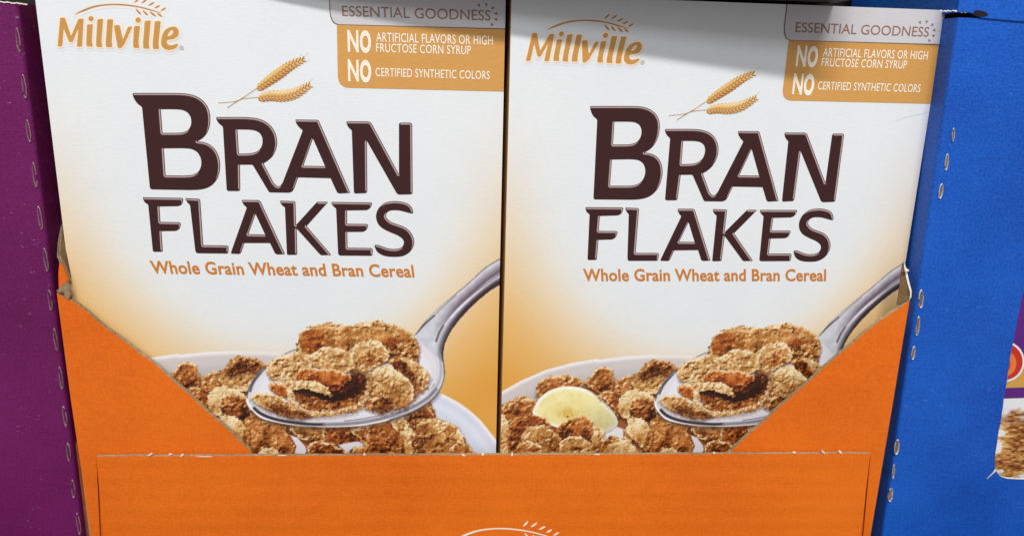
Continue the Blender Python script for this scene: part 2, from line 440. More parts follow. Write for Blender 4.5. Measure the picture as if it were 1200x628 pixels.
cb = cb + (np.array([70, 45, 20.]) - cb) * np.exp(-(((Xb - bx - 1) / 1.5) ** 2 + ((Yb - by - 4) / .9) ** 2))[..., None]
blend(slb, np.clip(.5 - db / .8, 0, 1), cb, LB['banana'])
solid(c7((60, 545), (70, 508), (120, 482), (158, 456), (195, 470), (195, 530), (130, 530)), (226, 222, 226), 2.0, 'bowl')
flake(c6((20, 610), (20, 378), (60, 382), (85, 450), (92, 540), (100, 612)), .74, .12, 2.5)
flake(c6((80, 600), (70, 450), (120, 400), (210, 376), (290, 395), (335, 450), (200, 480), (120, 600)), .26, .34, 1.6, orange=.6)
flake(c6((340, 480), (400, 430), (470, 395), (540, 383), (580, 420), (605, 490), (610, 580), (400, 560)), .38, .24, 2.2, orange=.5)
flake(c6((150, 605), (160, 500), (190, 455), (280, 440), (340, 470), (390, 520), (380, 605)), .52, .15, 2.4)
flake(c6((375, 612), (385, 540), (440, 500), (520, 508), (572, 560), (566, 612)), .58, .2, 2.5)
flake(c6((120, 612), (140, 552), (190, 530), (250, 545), (290, 590), (290, 612)), .48, .34, 2.2, orange=.2)
flake(c6((560, 612), (570, 520), (590, 440), (640, 470), (640, 600)), .6, .2, 2)
flake(c7((50, 612), (70, 545), (120, 510), (190, 520), (215, 612)), .42, .15, 2, orange=.2)
flake(c7((75, 612), (110, 560), (180, 530), (240, 540), (290, 612)), .76, .1, 3)
# the middle of the bowl
flake(c3((35, 180), (60, 160), (80, 120), (100, 100), (150, 90), (185, 105), (200, 140), (215, 200), (205, 240), (160, 248), (130, 255), (90, 225), (60, 200)), .44, .26, 2.2, orange=.35, grad=(-.10, .0))
flake(c3((130, 262), (160, 240), (215, 236), (262, 250), (268, 290), (255, 350), (215, 325), (180, 292)), .42, .26, 1.8, orange=.55)
flake(c3((218, 215), (225, 180), (250, 160), (290, 145), (330, 150), (355, 190), (345, 240), (300, 255), (250, 262), (220, 240)), .46, .24, 2, grad=(.12, 0), orange=.15)
flake(c3((300, 160), (350, 130), (385, 80), (430, 55), (500, 60), (545, 80), (580, 110), (560, 160), (510, 200), (480, 260), (400, 262), (350, 240), (320, 200)), .60, .14, 2, grad=(.05, .26))
flake(c3((375, 120), (400, 85), (440, 60), (500, 66), (550, 85), (572, 115), (540, 150), (480, 140), (430, 150), (390, 175), (362, 160)), .30, .25, 2, orange=.3)
flake(c3((255, 320), (265, 270), (295, 240), (340, 225), (400, 240), (450, 262), (492, 300), (500, 370), (525, 400), (470, 445), (430, 432), (380, 400), (330, 415), (285, 380), (260, 350)), .77, .12, 3.0, grad=(-.02, -.05))
flake(c3((338, 300), (370, 285), (420, 278), (470, 300), (490, 350), (505, 400), (500, 450), (460, 440), (420, 405), (380, 395), (340, 390), (328, 345)), .28, .14, 1.6, orange=.35, shadow=.0)
flake(c3((470, 470), (480, 430), (520, 390), (600, 400), (680, 430), (690, 520), (640, 600), (520, 580)), .50, .15, 2.0)
flake(c3((328, 415), (370, 395), (415, 402), (452, 430), (480, 465), (505, 505), (520, 570), (545, 615), (480, 615), (330, 480)), .68, .15, 2.6, orange=.1, grad=(-.1, -.1))
# below the spoon
flake(c4((-20, 240), (60, 205), (120, 235), (220, 285), (310, 310), (360, 370), (410, 430), (452, 500), (440, 562), (300, 600), (90, 600), (-20, 520)), .50, .12, 2.0, orange=.35, grad=(.0, .05))
flake(c4((90, 600), (110, 555), (180, 508), (250, 520), (300, 560), (400, 575), (560, 572), (560, 600)), .78, .1, 3)
flake(c4((395, 330), (430, 300), (720, 300), (730, 450), (620, 475), (560, 455), (450, 400)), .46, .40, 1.6, inner=.02)
flake(c4((715, 320), (740, 300), (1010, 320), (1065, 420), (990, 470), (850, 492), (742, 460)), .34, .34, 1.5, orange=.7)
solid(c4((400, 395), (470, 420), (540, 500), (556, 540), (540, 580), (440, 566), (460, 500)), (226, 218, 226), 1.5, 'bowl')
solid(c4((850, 490), (930, 470), (1060, 450), (1140, 490), (1000, 510), (930, 560), (900, 530)), (224, 218, 226), 1.5, 'bowl')
flake(c4((960, 350), (1080, 300), (1200, 290), (1340, 310), (1330, 480), (1200, 500), (1100, 490), (1062, 440)), .46, .42, 1.8, orange=.3)
flake(c4((560, 600), (560, 510), (620, 460), (700, 448), (800, 480), (900, 540), (965, 600)), .36, .5, 1.6, orange=.35, inner=.04)
flake(c4((960, 600), (1000, 510), (1100, 498), (1240, 500), (1240, 600)), .46, .26, 2, orange=.3)
flake(c5((340, 240), (400, 170), (510, 103), (570, 148), (588, 215), (520, 250), (430, 280), (400, 310)), .36, .24, 2, orange=.3)
flake(c5((0, 330), (60, 270), (180, 235), (270, 300), (315, 390), (310, 600), (0, 600)), .44, .2, 2, orange=.45)
flake(c5((205, 262), (250, 215), (330, 200), (352, 270), (400, 320), (392, 400), (415, 520), (400, 600), (340, 540), (300, 380)), .78, .1, 2.5, shadow=.3)
flake(c5((398, 345), (435, 275), (560, 222), (680, 248), (790, 288), (850, 380), (862, 440), (790, 470), (700, 600), (420, 600)), .58, .24, 2.2, grad=(.14, -.04), orange=.12)
flake(c5((700, 600), (735, 485), (805, 428), (880, 450), (965, 545), (1000, 600)), .46, .4, 1.8, orange=.35)
flake(c5((395, 600), (430, 500), (500, 480), (560, 520), (560, 600)), .36, .2, 2, shadow=.2)

# --- spoon
sp_low = [(289, 465), (290, 473.5), (297.4, 482.8), (309.8, 491), (336.7, 496.8), (360, 499), (380, 500), (405, 499.6), (427.5, 497.8), (456.7, 491.5), (483.3, 481.8), (502, 470.7), (512, 460.5), (517.2, 452.8), (520.7, 438.3), (519.6, 425)]
h_low = [(519.6, 425), (519.2, 412), (522.4, 397.6), (533.8, 379), (552.4, 358.3), (573, 340.7), (592, 329)]
h_up = [(484, 393), (487.2, 390.4), (500.7, 372.8), (521.4, 354), (548.3, 331.4), (569, 312.8), (592, 299)]
sp_left = [(292.2, 452.8), (301.6, 438.3), (310.9, 429), (336.7, 412.4), (349, 408)]
low_s = catmull(sp_low, 5, False); hl = catmull(h_low, 8, False); hu = catmull(h_up, 8, False)
outer = low_s + hl + hu[::-1] + [(470, 392), (420, 396), (370, 402)] + catmull(sp_left, 5, False)[::-1]
solid([(x + .5, y + 4.5) for x, y in low_s] + [(519, 438), (470, 440), (380, 470), (300, 450)], (60, 34, 22), 6, None, amt=.55)
solid(outer, (216, 216, 220), .9, 'spoon')
# bowl of the spoon: bright rim, dark reflection along the lower left, grey belly
stroke([(x + .6, y - 1.1) for x, y in low_s[:70]], 1.8, (250, 250, 253), 1.1)
inner_low = [(300, 476), (306, 482), (318, 488), (337, 492.6), (360, 496), (385, 497.2), (405, 496.2)]
stroke(catmull([(298, 478), (303, 482.5), (311, 487), (325, 491.5), (345, 495), (365, 496.8), (380, 497)], 5, False), 3.6, (48, 42, 50), 1.4, .95)
stroke(catmull([(380, 497.2), (405, 496.4), (428, 494), (455, 488), (480, 478.5), (500, 467), (511, 456)], 5, False), 4.0, (132, 126, 138), 1.8, .9)
stroke(catmull([(404, 493), (428, 490), (455, 483.5), (480, 473), (499, 461), (509, 450)], 5, False), 1.0, (74, 66, 78), .9, .8)
stroke(catmull([(456.7, 491.8), (483.3, 482), (502, 471), (513, 460), (519, 449), (521, 438), (520, 424)], 5, False), 2.0, (84, 76, 84), 1.4, .8)
stroke(catmull([(504, 462), (513, 450), (517, 436), (516, 420), (517, 405)], 5, False), 2.4, (120, 116, 126), 2.5, .45)
stroke(catmull([(289.5, 466), (292.4, 453), (301.6, 438.6), (311, 429.2)], 5, False), 1.4, (92, 88, 96), .9, .9)
stroke(catmull([(293.2, 458), (297, 448), (304, 439), (312, 431.5)], 5, False), 2.6, (58, 56, 66), 1.2, .85)
stroke(catmull([(311, 429.5), (336.7, 413.2), (349, 408.6), (372, 403)], 5, False), 1.8, (128, 122, 120), .9, .9)
milk = catmull([(300, 447), (306, 438.5), (313, 431), (340, 414), (400, 408), (470, 400), (491.3, 402), (504.7, 413.5), (511, 427), (511.5, 440), (506.5, 453), (494.4, 467.3), (467, 481.2), (436, 487.8), (404, 492), (370, 493), (345, 490.6), (326, 487), (311, 482), (300, 475), (295.5, 467), (295.8, 457)], 4)
solid(milk, (226, 223, 230), 1.3, 'spoon')
solid([(x * .93 + 400 * .07, y * .9 + 446 * .1 + 1) for x, y in milk], (237, 235, 241), 6, None, amt=.7)
# handle
hp = hu + hl[::-1]; sl = box_of(hp, 3); X, Y = ras.X[sl], ras.Y[sl]
du = np.abs(sdist(X, Y, hu, False)); dl = np.abs(sdist(X, Y, hl, False)); tt = du / (du + dl + 1e-6)
stops = [0, .05, .10, .30, .42, .54, .60, .68, .76, .86, 1.0]
cols = np.array([[84, 74, 80], [158, 152, 160], [222, 220, 226], [168, 160, 170], [134, 122, 134], [98, 86, 98], [190, 184, 194], [246, 244, 250], [150, 140, 152], [70, 56, 64], [40, 28, 32.]])
hc = np.stack([np.interp(tt, stops, cols[:, k]) for k in range(3)], -1)
flat = np.array([208, 212, 222.])
k = sm(545, 500, X)[..., None]
flatc = np.stack([np.interp(tt, [0, .04, .10, .5, .80, .9, 1], [[120, 214, 214, 206, 220, 150, 80][i] for i in range(7)]) for _ in range(3)], -1) * np.array([.98, .99, 1.03])
hc = hc * (1 - k) + flatc * k
hc = hc * (.96 + .08 * n_m[sl][..., None])
hd = sdist(X, Y, hp)
blend(sl, np.clip(.5 - hd / .8, 0, 1) * sm(428, 408, Y), hc, LB['spoon'])
stroke(catmull([(487.5, 390.5), (494, 383.5), (501, 376.5), (509, 369.5)], 4, False), 2.2, (70, 62, 66), 1.0, .9)
stroke(catmull([(509, 369.5), (521, 358), (535, 346)], 4, False), 1.2, (120, 112, 118), 1.0, .7)
stroke(catmull([(511.5, 399), (516, 387), (524, 374), (536, 360), (552, 346), (572, 331), (590, 319)], 6, False), 1.6, (104, 94, 100), 1.4, .75)
stroke(catmull([(511.2, 399.5), (514.5, 390), (519, 382)], 4, False), 2.6, (92, 84, 88), 1.4, .8)
stroke(catmull([(519.4, 422), (519.4, 410), (523, 398), (534, 380), (552, 359.6), (573, 342), (590, 331.5)], 6, False), 3.0, (60, 46, 52), 1.4, .85)

# --- flakes heaped on the spoon
flake([(347.7, 402), (350, 393), (354.3, 387.6), (362, 382), (374, 379), (388.5, 377.6), (400, 380), (413, 381), (424, 377), (436.4, 375), (447, 376), (457, 378.6), (466, 382), (474, 384), (484, 392), (491.3, 405), (491.5, 415), (489, 423), (477, 426), (457, 422), (430, 420), (400, 420), (372, 422), (359, 417), (349, 412)], .56, .20, 2.6, orange=.10)
flake([(352, 397), (358, 389), (368, 386), (378, 388), (384, 396), (380, 408), (366, 414), (354, 410)], .46, .05, 2, orange=.65, shadow=0, contrast=.6)
flake([(444, 398), (452, 394), (464, 395), (470, 400), (462, 406), (450, 404)], .44, .05, 2, orange=.75, shadow=0, contrast=.7)
flake(c2((290, 255), (330, 232), (430, 248), (500, 300), (527, 350), (512, 400), (450, 447), (400, 430), (300, 320)), .66, .16, 2.6)
flake(c2((298, 262), (340, 240), (395, 258), (420, 300), (440, 340), (430, 370), (380, 340), (320, 300)), .26, .1, 1.8, orange=.4, shadow=.1)
flake(c2((20, 285), (60, 210), (120, 148), (200, 133), (250, 150), (300, 205), (290, 250), (250, 275), (180, 310), (140, 340), (90, 320)), .70, .16, 2.8, grad=(-.03, -.03))
flake(c2((120, 240), (180, 190), (250, 180), (285, 215), (250, 255), (180, 285), (130, 280)), .60, .05, 2.5, orange=.35, shadow=.0)
flake(c2((160, 340), (200, 320), (230, 285), (310, 283), (370, 330), (430, 390), (445, 455), (395, 512), (250, 548), (160, 525), (140, 440)), .66, .14, 2.8, grad=(.0, -.16))
flake(c1((360, 245), (368, 225), (400, 203), (440, 185), (490, 172), (560, 185), (620, 215), (640, 290), (560, 330), (470, 310), (390, 290)), .74, .12, 2.6)
flake(c1((128, 312), (123, 280), (180, 238), (250, 213), (320, 203), (362, 225), (394, 270), (372, 310), (300, 362), (210, 368), (150, 348)), .69, .12, 2.8, contrast=1.25)
# the open flake in front: dark hollow, orange inside, pale curled lip
solid(c1((270, 380), (420, 360), (560, 350), (660, 320), (705, 360), (690, 470), (640, 540), (500, 545), (380, 530), (290, 470)), (70, 30, 14), 2.5, 'flake', 1.0)
flake(c1((285, 360), (320, 310), (350, 292), (430, 303), (500, 300), (560, 318), (606, 335), (610, 360), (560, 400), (520, 430), (440, 420), (380, 385)), .44, .30, 1.5, orange=.95, contrast=.7, grad=(0, -.12))
flake(c1((300, 430), (400, 460), (520, 475), (620, 440), (700, 370), (705, 440), (660, 520), (560, 540), (400, 545), (330, 520), (295, 470)), .36, .02, 2.0, orange=.3, grad=(.0, .20), shadow=0)
flake(c1((430, 400), (520, 430), (620, 400), (650, 330), (690, 330), (690, 400), (620, 460), (520, 490), (440, 470), (350, 430)), .08, .0, 2.0, orange=.3, shadow=0, contrast=.6)
flake(c1((140, 382), (200, 368), (300, 362), (400, 368), (470, 398), (512, 457), (488, 460), (430, 432), (350, 412), (270, 420), (255, 458), (225, 462), (175, 430)), .72, .12, 2.0, grad=(.02, -.02))
flake(c1((140, 392), (180, 385), (240, 400), (265, 425), (252, 462), (220, 462), (175, 435)), .42, .16, 1.4, orange=1.0, shadow=0, contrast=.6)
rimline = catmull([(339.5, 459), (342.5, 468), (346, 476), (354, 481), (362, 485), (372, 485), (384, 484.5), (396, 483), (408, 480.5), (418, 478), (426, 471), (430.5, 460), (432.5, 448), (431, 438), (425, 431)], 4, False)
for i in range(0, len(rimline), 2):
    x, y = rimline[i]; r = 4.0 + .8 * math.sin(i * 1.7)
    pl = [(x + r * math.cos(a) * (1 + .15 * math.sin(a * 3 + i)), y + r * .85 * math.sin(a)) for a in np.linspace(0, 2 * math.pi, 9, endpoint=False)]
    flake(pl, .80, .06, 1.5, shadow=.20, contrast=.8)
flake(c1((42, 465), (60, 440), (90, 432), (150, 440), (210, 458), (262, 488), (300, 520), (385, 560), (350, 580), (250, 570), (150, 538), (80, 500)), .56, .26, 2.0, grad=(-.05, -.20))

# ------------------------------------------------------------------ picture grids on the card
def color_grid(name, u0, u1, v0, v1, nu, nv, fn, parent, keep=None, d=-0.0005, mats=None):
    us, vs = np.linspace(u0, u1, nu + 1), np.linspace(v0, v1, nv + 1)
    U, V = np.meshgrid(us, vs); rgb, lab = fn(U, V)
    idx = np.arange((nu + 1) * (nv + 1)).reshape(nv + 1, nu + 1)
    a, b, c, e = idx[:-1, :-1], idx[1:, :-1], idx[1:, 1:], idx[:-1, 1:]
    quads = np.stack([a, b, c, e], -1).reshape(-1, 4)
    out = []
    sel = [(name, None)] if keep is None else keep
    cl = np.concatenate([lin(np.clip(rgb, 0, 255)).reshape(-1, 3), np.ones((rgb.size // 3, 1))], 1)
    co = np.stack([U * S, np.full_like(U, d * S), H - V * S], -1).reshape(-1, 3)
    for nm, code in sel:
        q = quads if code is None else quads[(np.isin(lab[:-1, :-1], code)).reshape(-1)]
        if not len(q): continue
        used, inv = np.unique(q.reshape(-1), return_inverse=True); inv = inv.reshape(-1, 4)
        me = bpy.data.meshes.new(nm)
        me.vertices.add(len(used)); me.vertices.foreach_set('co', co[used].astype(np.float32).ravel())
        me.loops.add(inv.size); me.loops.foreach_set('vertex_index', inv.astype(np.int32).ravel())
        me.polygons.add(len(inv)); me.polygons.foreach_set('loop_start', np.arange(0, inv.size, 4, dtype=np.int32))
        me.update(calc_edges=True)
        ca = me.color_attributes.new('print', 'FLOAT_COLOR', 'POINT'); ca.data.foreach_set('color', cl[used].astype(np.float32).ravel())
        out.append(link(nm, me, parent, [M['picture']] if mats is None else mats))
    return out

def pic_fn(U, V):
    px, py = uv_to_px(U, V); return ras.sample(px, py)

# wheat ears
wra = Ras(252, 52, 384, 134, 5)
def paint_wheat():
    r = wra; uu, vv = np.vectorize(lambda x, y: P(x, y))(r.X[::5, ::5], r.Y[::5, ::5])
    r.rgb[:] = np.repeat(np.repeat(bg_color(uu, vv), 5, 0), 5, 1)[:r.h, :r.w]
    w = lambda *l: [(250 + p[0] / 8.377, 55 + p[1] / 8.377) for p in l]
    def st(line, width, rgb, amt=1.0, soft=.6):
        d = sdist(r.X, r.Y, line, False) - width / 2; a = np.clip(.5 - d / soft, 0, 1) * amt
        r.rgb[:] = r.rgb * (1 - a[..., None]) + np.array(rgb, float) * a[..., None]; r.lab[a > .12] = 1
    def kern(x, y, ang, L, wd, rgb, hl):
        c, s = math.cos(ang), math.sin(ang); dx, dy = r.X - x, r.Y - y
        a_, b_ = (dx * c + dy * s) / L, (-dx * s + dy * c) / wd
        q = a_ * a_ + b_ * b_ * (1 + .6 * np.clip(a_, -1, 1))
        m = np.clip((1 - q) * 2.2, 0, 1)
        t = np.clip(.5 - b_ * .5 + a_ * .15, 0, 1)[..., None]
        col = np.array(rgb, float) * (1 - t) + np.array(hl, float) * t
        r.rgb[:] = r.rgb * (1 - m[..., None]) + col * m[..., None]; r.lab[m > .1] = 1
    wr = np.random.RandomState(3)
    st(catmull(w((52, 553), (150, 545), (220, 535), (300, 510), (470, 495)), 5, False), .9, (170, 122, 74))
    st(catmull(w((140, 598), (220, 545), (300, 495), (380, 440), (470, 385)), 5, False), 1.1, (184, 134, 84))
    st(catmull(w((140, 598), (220, 548), (300, 500)), 5, False), .5, (120, 80, 44), .7)
    for spine, seed, nn, wdt in ((catmull(w((450, 400), (560, 320), (660, 250), (760, 180), (880, 125)), 6, False), 1, 15, 1.0),
                           (catmull(w((465, 500), (560, 480), (680, 480), (800, 455), (940, 375)), 6, False), 2, 16, 1.05)):
        L = len(spine)
        for j in range(16):           # awns
            i = int(L * (.25 + .7 * j / 16)) - 1; x, y = spine[i]; dx, dy = spine[min(i + 1, L - 1)][0] - spine[i - 1][0], spine[min(i + 1, L - 1)][1] - spine[i - 1][1]
            an = math.atan2(dy, dx) + (-.3 + .6 * (j % 3) / 2) * .9
            st([(x, y), (x + 17 * math.cos(an), y + 17 * math.sin(an))], .5, (214, 182, 128), .8, .5)
        SP = np.array(spine); seg = np.r_[0, np.cumsum(np.hypot(*np.diff(SP, axis=0).T))]
        for j in range(nn):
            f = j / (nn - 1); q_ = f * seg[-1]; x, y = np.interp(q_, seg, SP[:, 0]), np.interp(q_, seg, SP[:, 1])
            x2, y2 = np.interp(q_ + .6, seg, SP[:, 0]), np.interp(q_ + .6, seg, SP[:, 1]); x1, y1 = np.interp(q_ - .6, seg, SP[:, 0]), np.interp(q_ - .6, seg, SP[:, 1])
            an = math.atan2(y2 - y1, x2 - x1)
            tp = 1.28 * (.62 + .50 * math.sin(math.pi * min(1, f * .85 + .15))) * wdt
            for sd in (-1, 1):
                ox, oy = -math.sin(an) * 2.4 * sd * tp, math.cos(an) * 2.4 * sd * tp
                kern(x + ox + .5, y + oy + .5, an + sd * .62, 4.0 * tp, 1.55 * tp, (112, 58, 20), (128, 68, 26))
                kern(x + ox, y + oy, an + sd * .62, 3.9 * tp, 1.3 * tp, (190, 124, 58) if sd > 0 else (212, 160, 90), (252, 234, 184) if seed == 2 else (244, 210, 138))
            kern(x + .3, y + .3, an - .2, 2.4 * tp, .9 * tp, (104, 54, 18), (130, 74, 30))
            kern(x + 1.0, y + .2, an - .12, 2.5 * tp, .85 * tp, (206, 144, 70), (250, 226, 166))
paint_wheat()

# brand logo (millville lettering with ear-of-wheat swoosh), outlines measured on the left box
lg = lambda l: [(55 + p[0] / 7.059, p[1] / 7.059) + tuple(q / 7.059 for q in p[2:]) for p in l]
def circ(x, y, r, n=14): return [(x + r * math.cos(a), y + r * math.sin(a)) for a in np.linspace(0, 2 * math.pi, n, endpoint=False)]
R8 = lambda l, r=9: [(x, y, r) for x, y in l]
LOGO = [R8([(110, 150), (150, 150), (200, 302), (262, 158), (304, 158), (292, 390), (248, 390), (260, 240), (213, 352), (185, 352), (140, 240), (127, 388), (89, 388)], 8),
        R8([(333, 206), (381, 203), (372, 340), (380, 390), (328, 387), (326, 345)]),
        R8([(418, 163), (466, 158), (452, 350), (460, 394), (410, 392), (407, 350)]),
        R8([(500, 163), (549, 163), (536, 345), (542, 394), (490, 394), (487, 350)]),
        R8([(553, 213), (602, 210), (630, 330), (672, 223), (708, 223), (642, 370), (612, 404), (586, 400)], 10),
        R8([(722, 220), (771, 216), (758, 350), (766, 402), (716, 400), (713, 360)]),
        R8([(810, 176), (860, 173), (843, 360), (850, 408), (798, 405), (795, 365)]),
        R8([(893, 178), (942, 178), (923, 365), (930, 410), (878, 410), (875, 365)])]
LOGO = [rounded(lg(l), 4) for l in LOGO] + [[(55 + x / 7.059, y / 7.059) for x, y in c] for c in (circ(365, 158, 22), circ(755, 170, 23))]
E_out = [(55 + x / 7.059, y / 7.059) for x, y in catmull([(1087, 375), (1060, 405), (1010, 418), (968, 404), (946, 370), (950, 310), (975, 255), (1020, 228), (1065, 226), (1090, 258), (1084, 300), (1050, 326), (1002, 334), (992, 350), (1002, 370), (1030, 378), (1070, 366)], 4)]
E_in = [(55 + x / 7.059, y / 7.059) for x, y in catmull([(1000, 302), (1030, 292), (1045, 268), (1040, 252), (1020, 262), (1006, 280)], 4)]
SW = [(55 + x / 7.059, y / 7.059) for x, y in catmull([(230, 124), (300, 84), (400, 50), (520, 36), (640, 38), (760, 56), (860, 82), (950, 112), (860, 92), (760, 66), (640, 50), (520, 47), (400, 64), (300, 100)], 4)]
LEAF = []
for (x0, y0, x1, y1) in ((725, 25, 765, -14), (782, 30, 830, -5), (838, 48, 890, 22), (890, 70, 935, 48), (942, 92, 985, 68), (735, 75, 780, 125), (792, 88, 838, 132), (850, 98, 905, 140), (912, 110, 955, 142)):
    dx, dy = x1 - x0, y1 - y0; n = math.hypot(dx, dy); nx, ny = -dy / n * 8, dx / n * 8
    LEAF.append([(55 + a / 7.059, b / 7.059) for a, b in catmull([(x0, y0), (x0 + dx * .35 + nx, y0 + dy * .35 + ny), (x0 + dx * .8 + nx * .8, y0 + dy * .8 + ny * .8), (x1, y1), (x0 + dx * .7 - nx * .7, y0 + dy * .7 - ny * .7), (x0 + dx * .3 - nx * .6, y0 + dy * .3 - ny * .6)], 3)])
lra = Ras(58, -10, 222, 68, 4)
def paint_logo():
    r = lra; r.rgb[:] = bg_color(np.full(r.X.shape, .2), np.full(r.X.shape, .1))
    dl = np.full(r.X.shape, 1e9)
    for p in LOGO: dl = np.minimum(dl, sdist(r.X, r.Y, p))
    de = np.maximum(sdist(r.X, r.Y, E_out), -sdist(r.X, r.Y, E_in)); dl = np.minimum(dl, de)
    ds = sdist(r.X, r.Y, SW)
    for p in LEAF: ds = np.minimum(ds, sdist(r.X, r.Y, p))
    dsh = np.full(r.X.shape, 1e9)
    for p in LOGO + [E_out]: dsh = np.minimum(dsh, sdist(r.X - .7, r.Y - 1.6, p))
    for dd, rgb, off, soft, amt in ((dsh, (190, 178, 170), 1.0, 2.2, .55), (dl, (248, 228, 204), 1.35, .7, 1), (ds, (248, 224, 200), 1.0, .9, .9), (ds, (170, 128, 92), 0.05, .6, 1), (dl, (199, 146, 76), 0, .6, 1)):
        a = np.clip(.5 - (dd - off) / soft, 0, 1) * amt; r.rgb[:] = r.rgb * (1 - a[..., None]) + np.array(rgb, float) * a[..., None]
    r.lab[(np.minimum(dsh, np.minimum(dl, ds)) < 3.2)] = 1
paint_logo()

# ------------------------------------------------------------------ vector lettering
def to_uv(pts): return [P(x, y) for x, y in pts]
s7 = lambda l: [(150 + p[0] / 4.483, 95 + p[1] / 4.483) + tuple(q / 4.483 for q in p[2:]) for p in l]
s8 = lambda l: [(310 + p[0] / 5.23, 120 + p[1] / 5.23) + tuple(q / 5.23 for q in p[2:]) for p in l]
f1 = lambda l: [(160 + p[0] / 7.059, 222 + p[1] / 7.059) + tuple(q / 7.059 for q in p[2:]) for p in l]
f2 = lambda l: [(320 + p[0] / 6.667, 222 + p[1] / 6.667) + tuple(q / 6.667 for q in p[2:]) for p in l]
TITLE = [
    [s7([(24, 64, 5), (270, 64, 30), (325, 68, 40), (376, 87, 40), (412, 120, 40), (430, 160, 40), (434, 202, 40), (429, 246, 40), (411, 283, 40), (388, 305, 20), (364, 317, 2), (402, 321, 30), (442, 340, 40), (470, 374, 40), (484, 418, 40), (485, 455, 40), (478, 497, 40), (459, 532, 40), (428, 558, 40), (388, 570, 40), (340, 573, 30), (116, 569, 12), (74, 136, 10), (46, 118, 18), (27, 82, 8)]),
     s7([(172, 149, 3), (262, 149, 30), (300, 155, 30), (326, 178, 30), (335, 212, 30), (328, 246, 30), (306, 267, 30), (270, 273, 30), (182, 273, 3)]),
     s7([(188, 354, 3), (310, 353, 30), (350, 361, 30), (377, 387, 30), (388, 426, 30), (381, 463, 30), (360, 487, 30), (322, 497, 30), (198, 496, 3)])],
    [s7([(463, 190, 5), (630, 190, 40), (688, 197, 40), (736, 219, 40), (769, 257, 40), (785, 304, 40), (783, 347, 40), (767, 387, 40), (742, 415, 30), (712, 433, 4)]) +
     s8([(58, 497, 12), (85, 520, 14), (108, 500, 12), (235, 172, 8), (212, 154, 14), (194, 128, 6), (189, 106, 4), (331, 108, 12), (526, 555, 8), (448, 559, 14), (405, 465, 3), (206, 460, 3), (178, 540, 18), (158, 554, 16), (30, 552, 34)]) +
     s7([(740, 582, 10), (655, 440, 6), (588, 440, 3), (590, 578, 12), (519, 578, 12), (499, 240, 8), (475, 222, 12), (464, 200, 5)]),
     s7([(575, 255, 3), (648, 256, 20), (684, 265, 20), (704, 288, 20), (709, 319, 20), (701, 351, 20), (680, 372, 20), (645, 381, 20), (583, 382, 3)]),
     s8([(297, 222, 3), (371, 391, 3), (238, 389, 3)])],
    [s8([(502, 117, 5), (650, 118, 18), (824, 442, 3), (824, 125, 12), (905, 125, 16), (908, 563, 12), (815, 566, 16), (627, 236, 3), (630, 556, 14), (548, 559, 12), (535, 172, 6), (514, 155, 14), (503, 130, 5)])],
    [f1([(52, 65, 6), (390, 71, 18), (378, 138, 42), (190, 141, 3), (198, 268, 3), (371, 272, 22), (355, 343, 42), (207, 345, 3), (218, 515, 14), (136, 515, 14), (97, 125, 8), (70, 110, 18), (55, 82, 6)])],
    [f1([(405, 72, 6), (527, 78, 16), (552, 460, 4), (763, 463, 20), (760, 530, 16), (489, 527, 22), (443, 128, 8), (422, 110, 18), (407, 85, 6)])],
    [f1([(872, 87, 6), (1021, 88, 20), (1230, 535, 12), (1150, 538, 20), (1105, 443, 4), (892, 443, 4), (862, 534, 20), (778, 530, 14), (913, 150, 8), (887, 128, 18), (874, 102, 6)]),
     f1([(985, 203, 4), (1064, 373, 4), (925, 370, 4)])],
    [f2([(55, 88, 5), (175, 92, 14), (180, 277, 2), (345, 96, 8), (432, 97, 12), (262, 286, 5), (456, 512, 8), (373, 514, 14), (185, 306, 2), (189, 510, 12), (109, 511, 12), (93, 140, 8), (70, 125, 16), (57, 103, 5)])],
    [f2([(455, 98, 5), (778, 102, 16), (755, 162, 34), (578, 164, 3), (578, 268, 3), (747, 270, 18), (728, 331, 34), (580, 332, 3), (582, 455, 3), (779, 457, 18), (777, 518, 14), (509, 516, 20), (493, 150, 8), (470, 130, 14), (457, 112, 5)])],
]
S_out = f2(catmull([(1092, 187), (1088, 150), (1062, 117), (1012, 98), (950, 92), (880, 103), (828, 143), (805, 200), (815, 257), (850, 300), (910, 332), (970, 357), (1012, 387), (1022, 420), (1002, 453), (950, 465), (890, 458), (830, 436), (797, 433), (797, 455), (820, 492), (870, 518), (940, 526), (1012, 520), (1066, 490), (1098, 440), (1101, 390), (1076, 335), (1030, 295), (970, 272), (920, 252), (887, 222), (882, 198), (898, 174), (932, 163), (990, 165), (1042, 178)], 4))
TITLE_C = [[rounded(c, 8) for c in letter] for letter in TITLE] + [[S_out]]

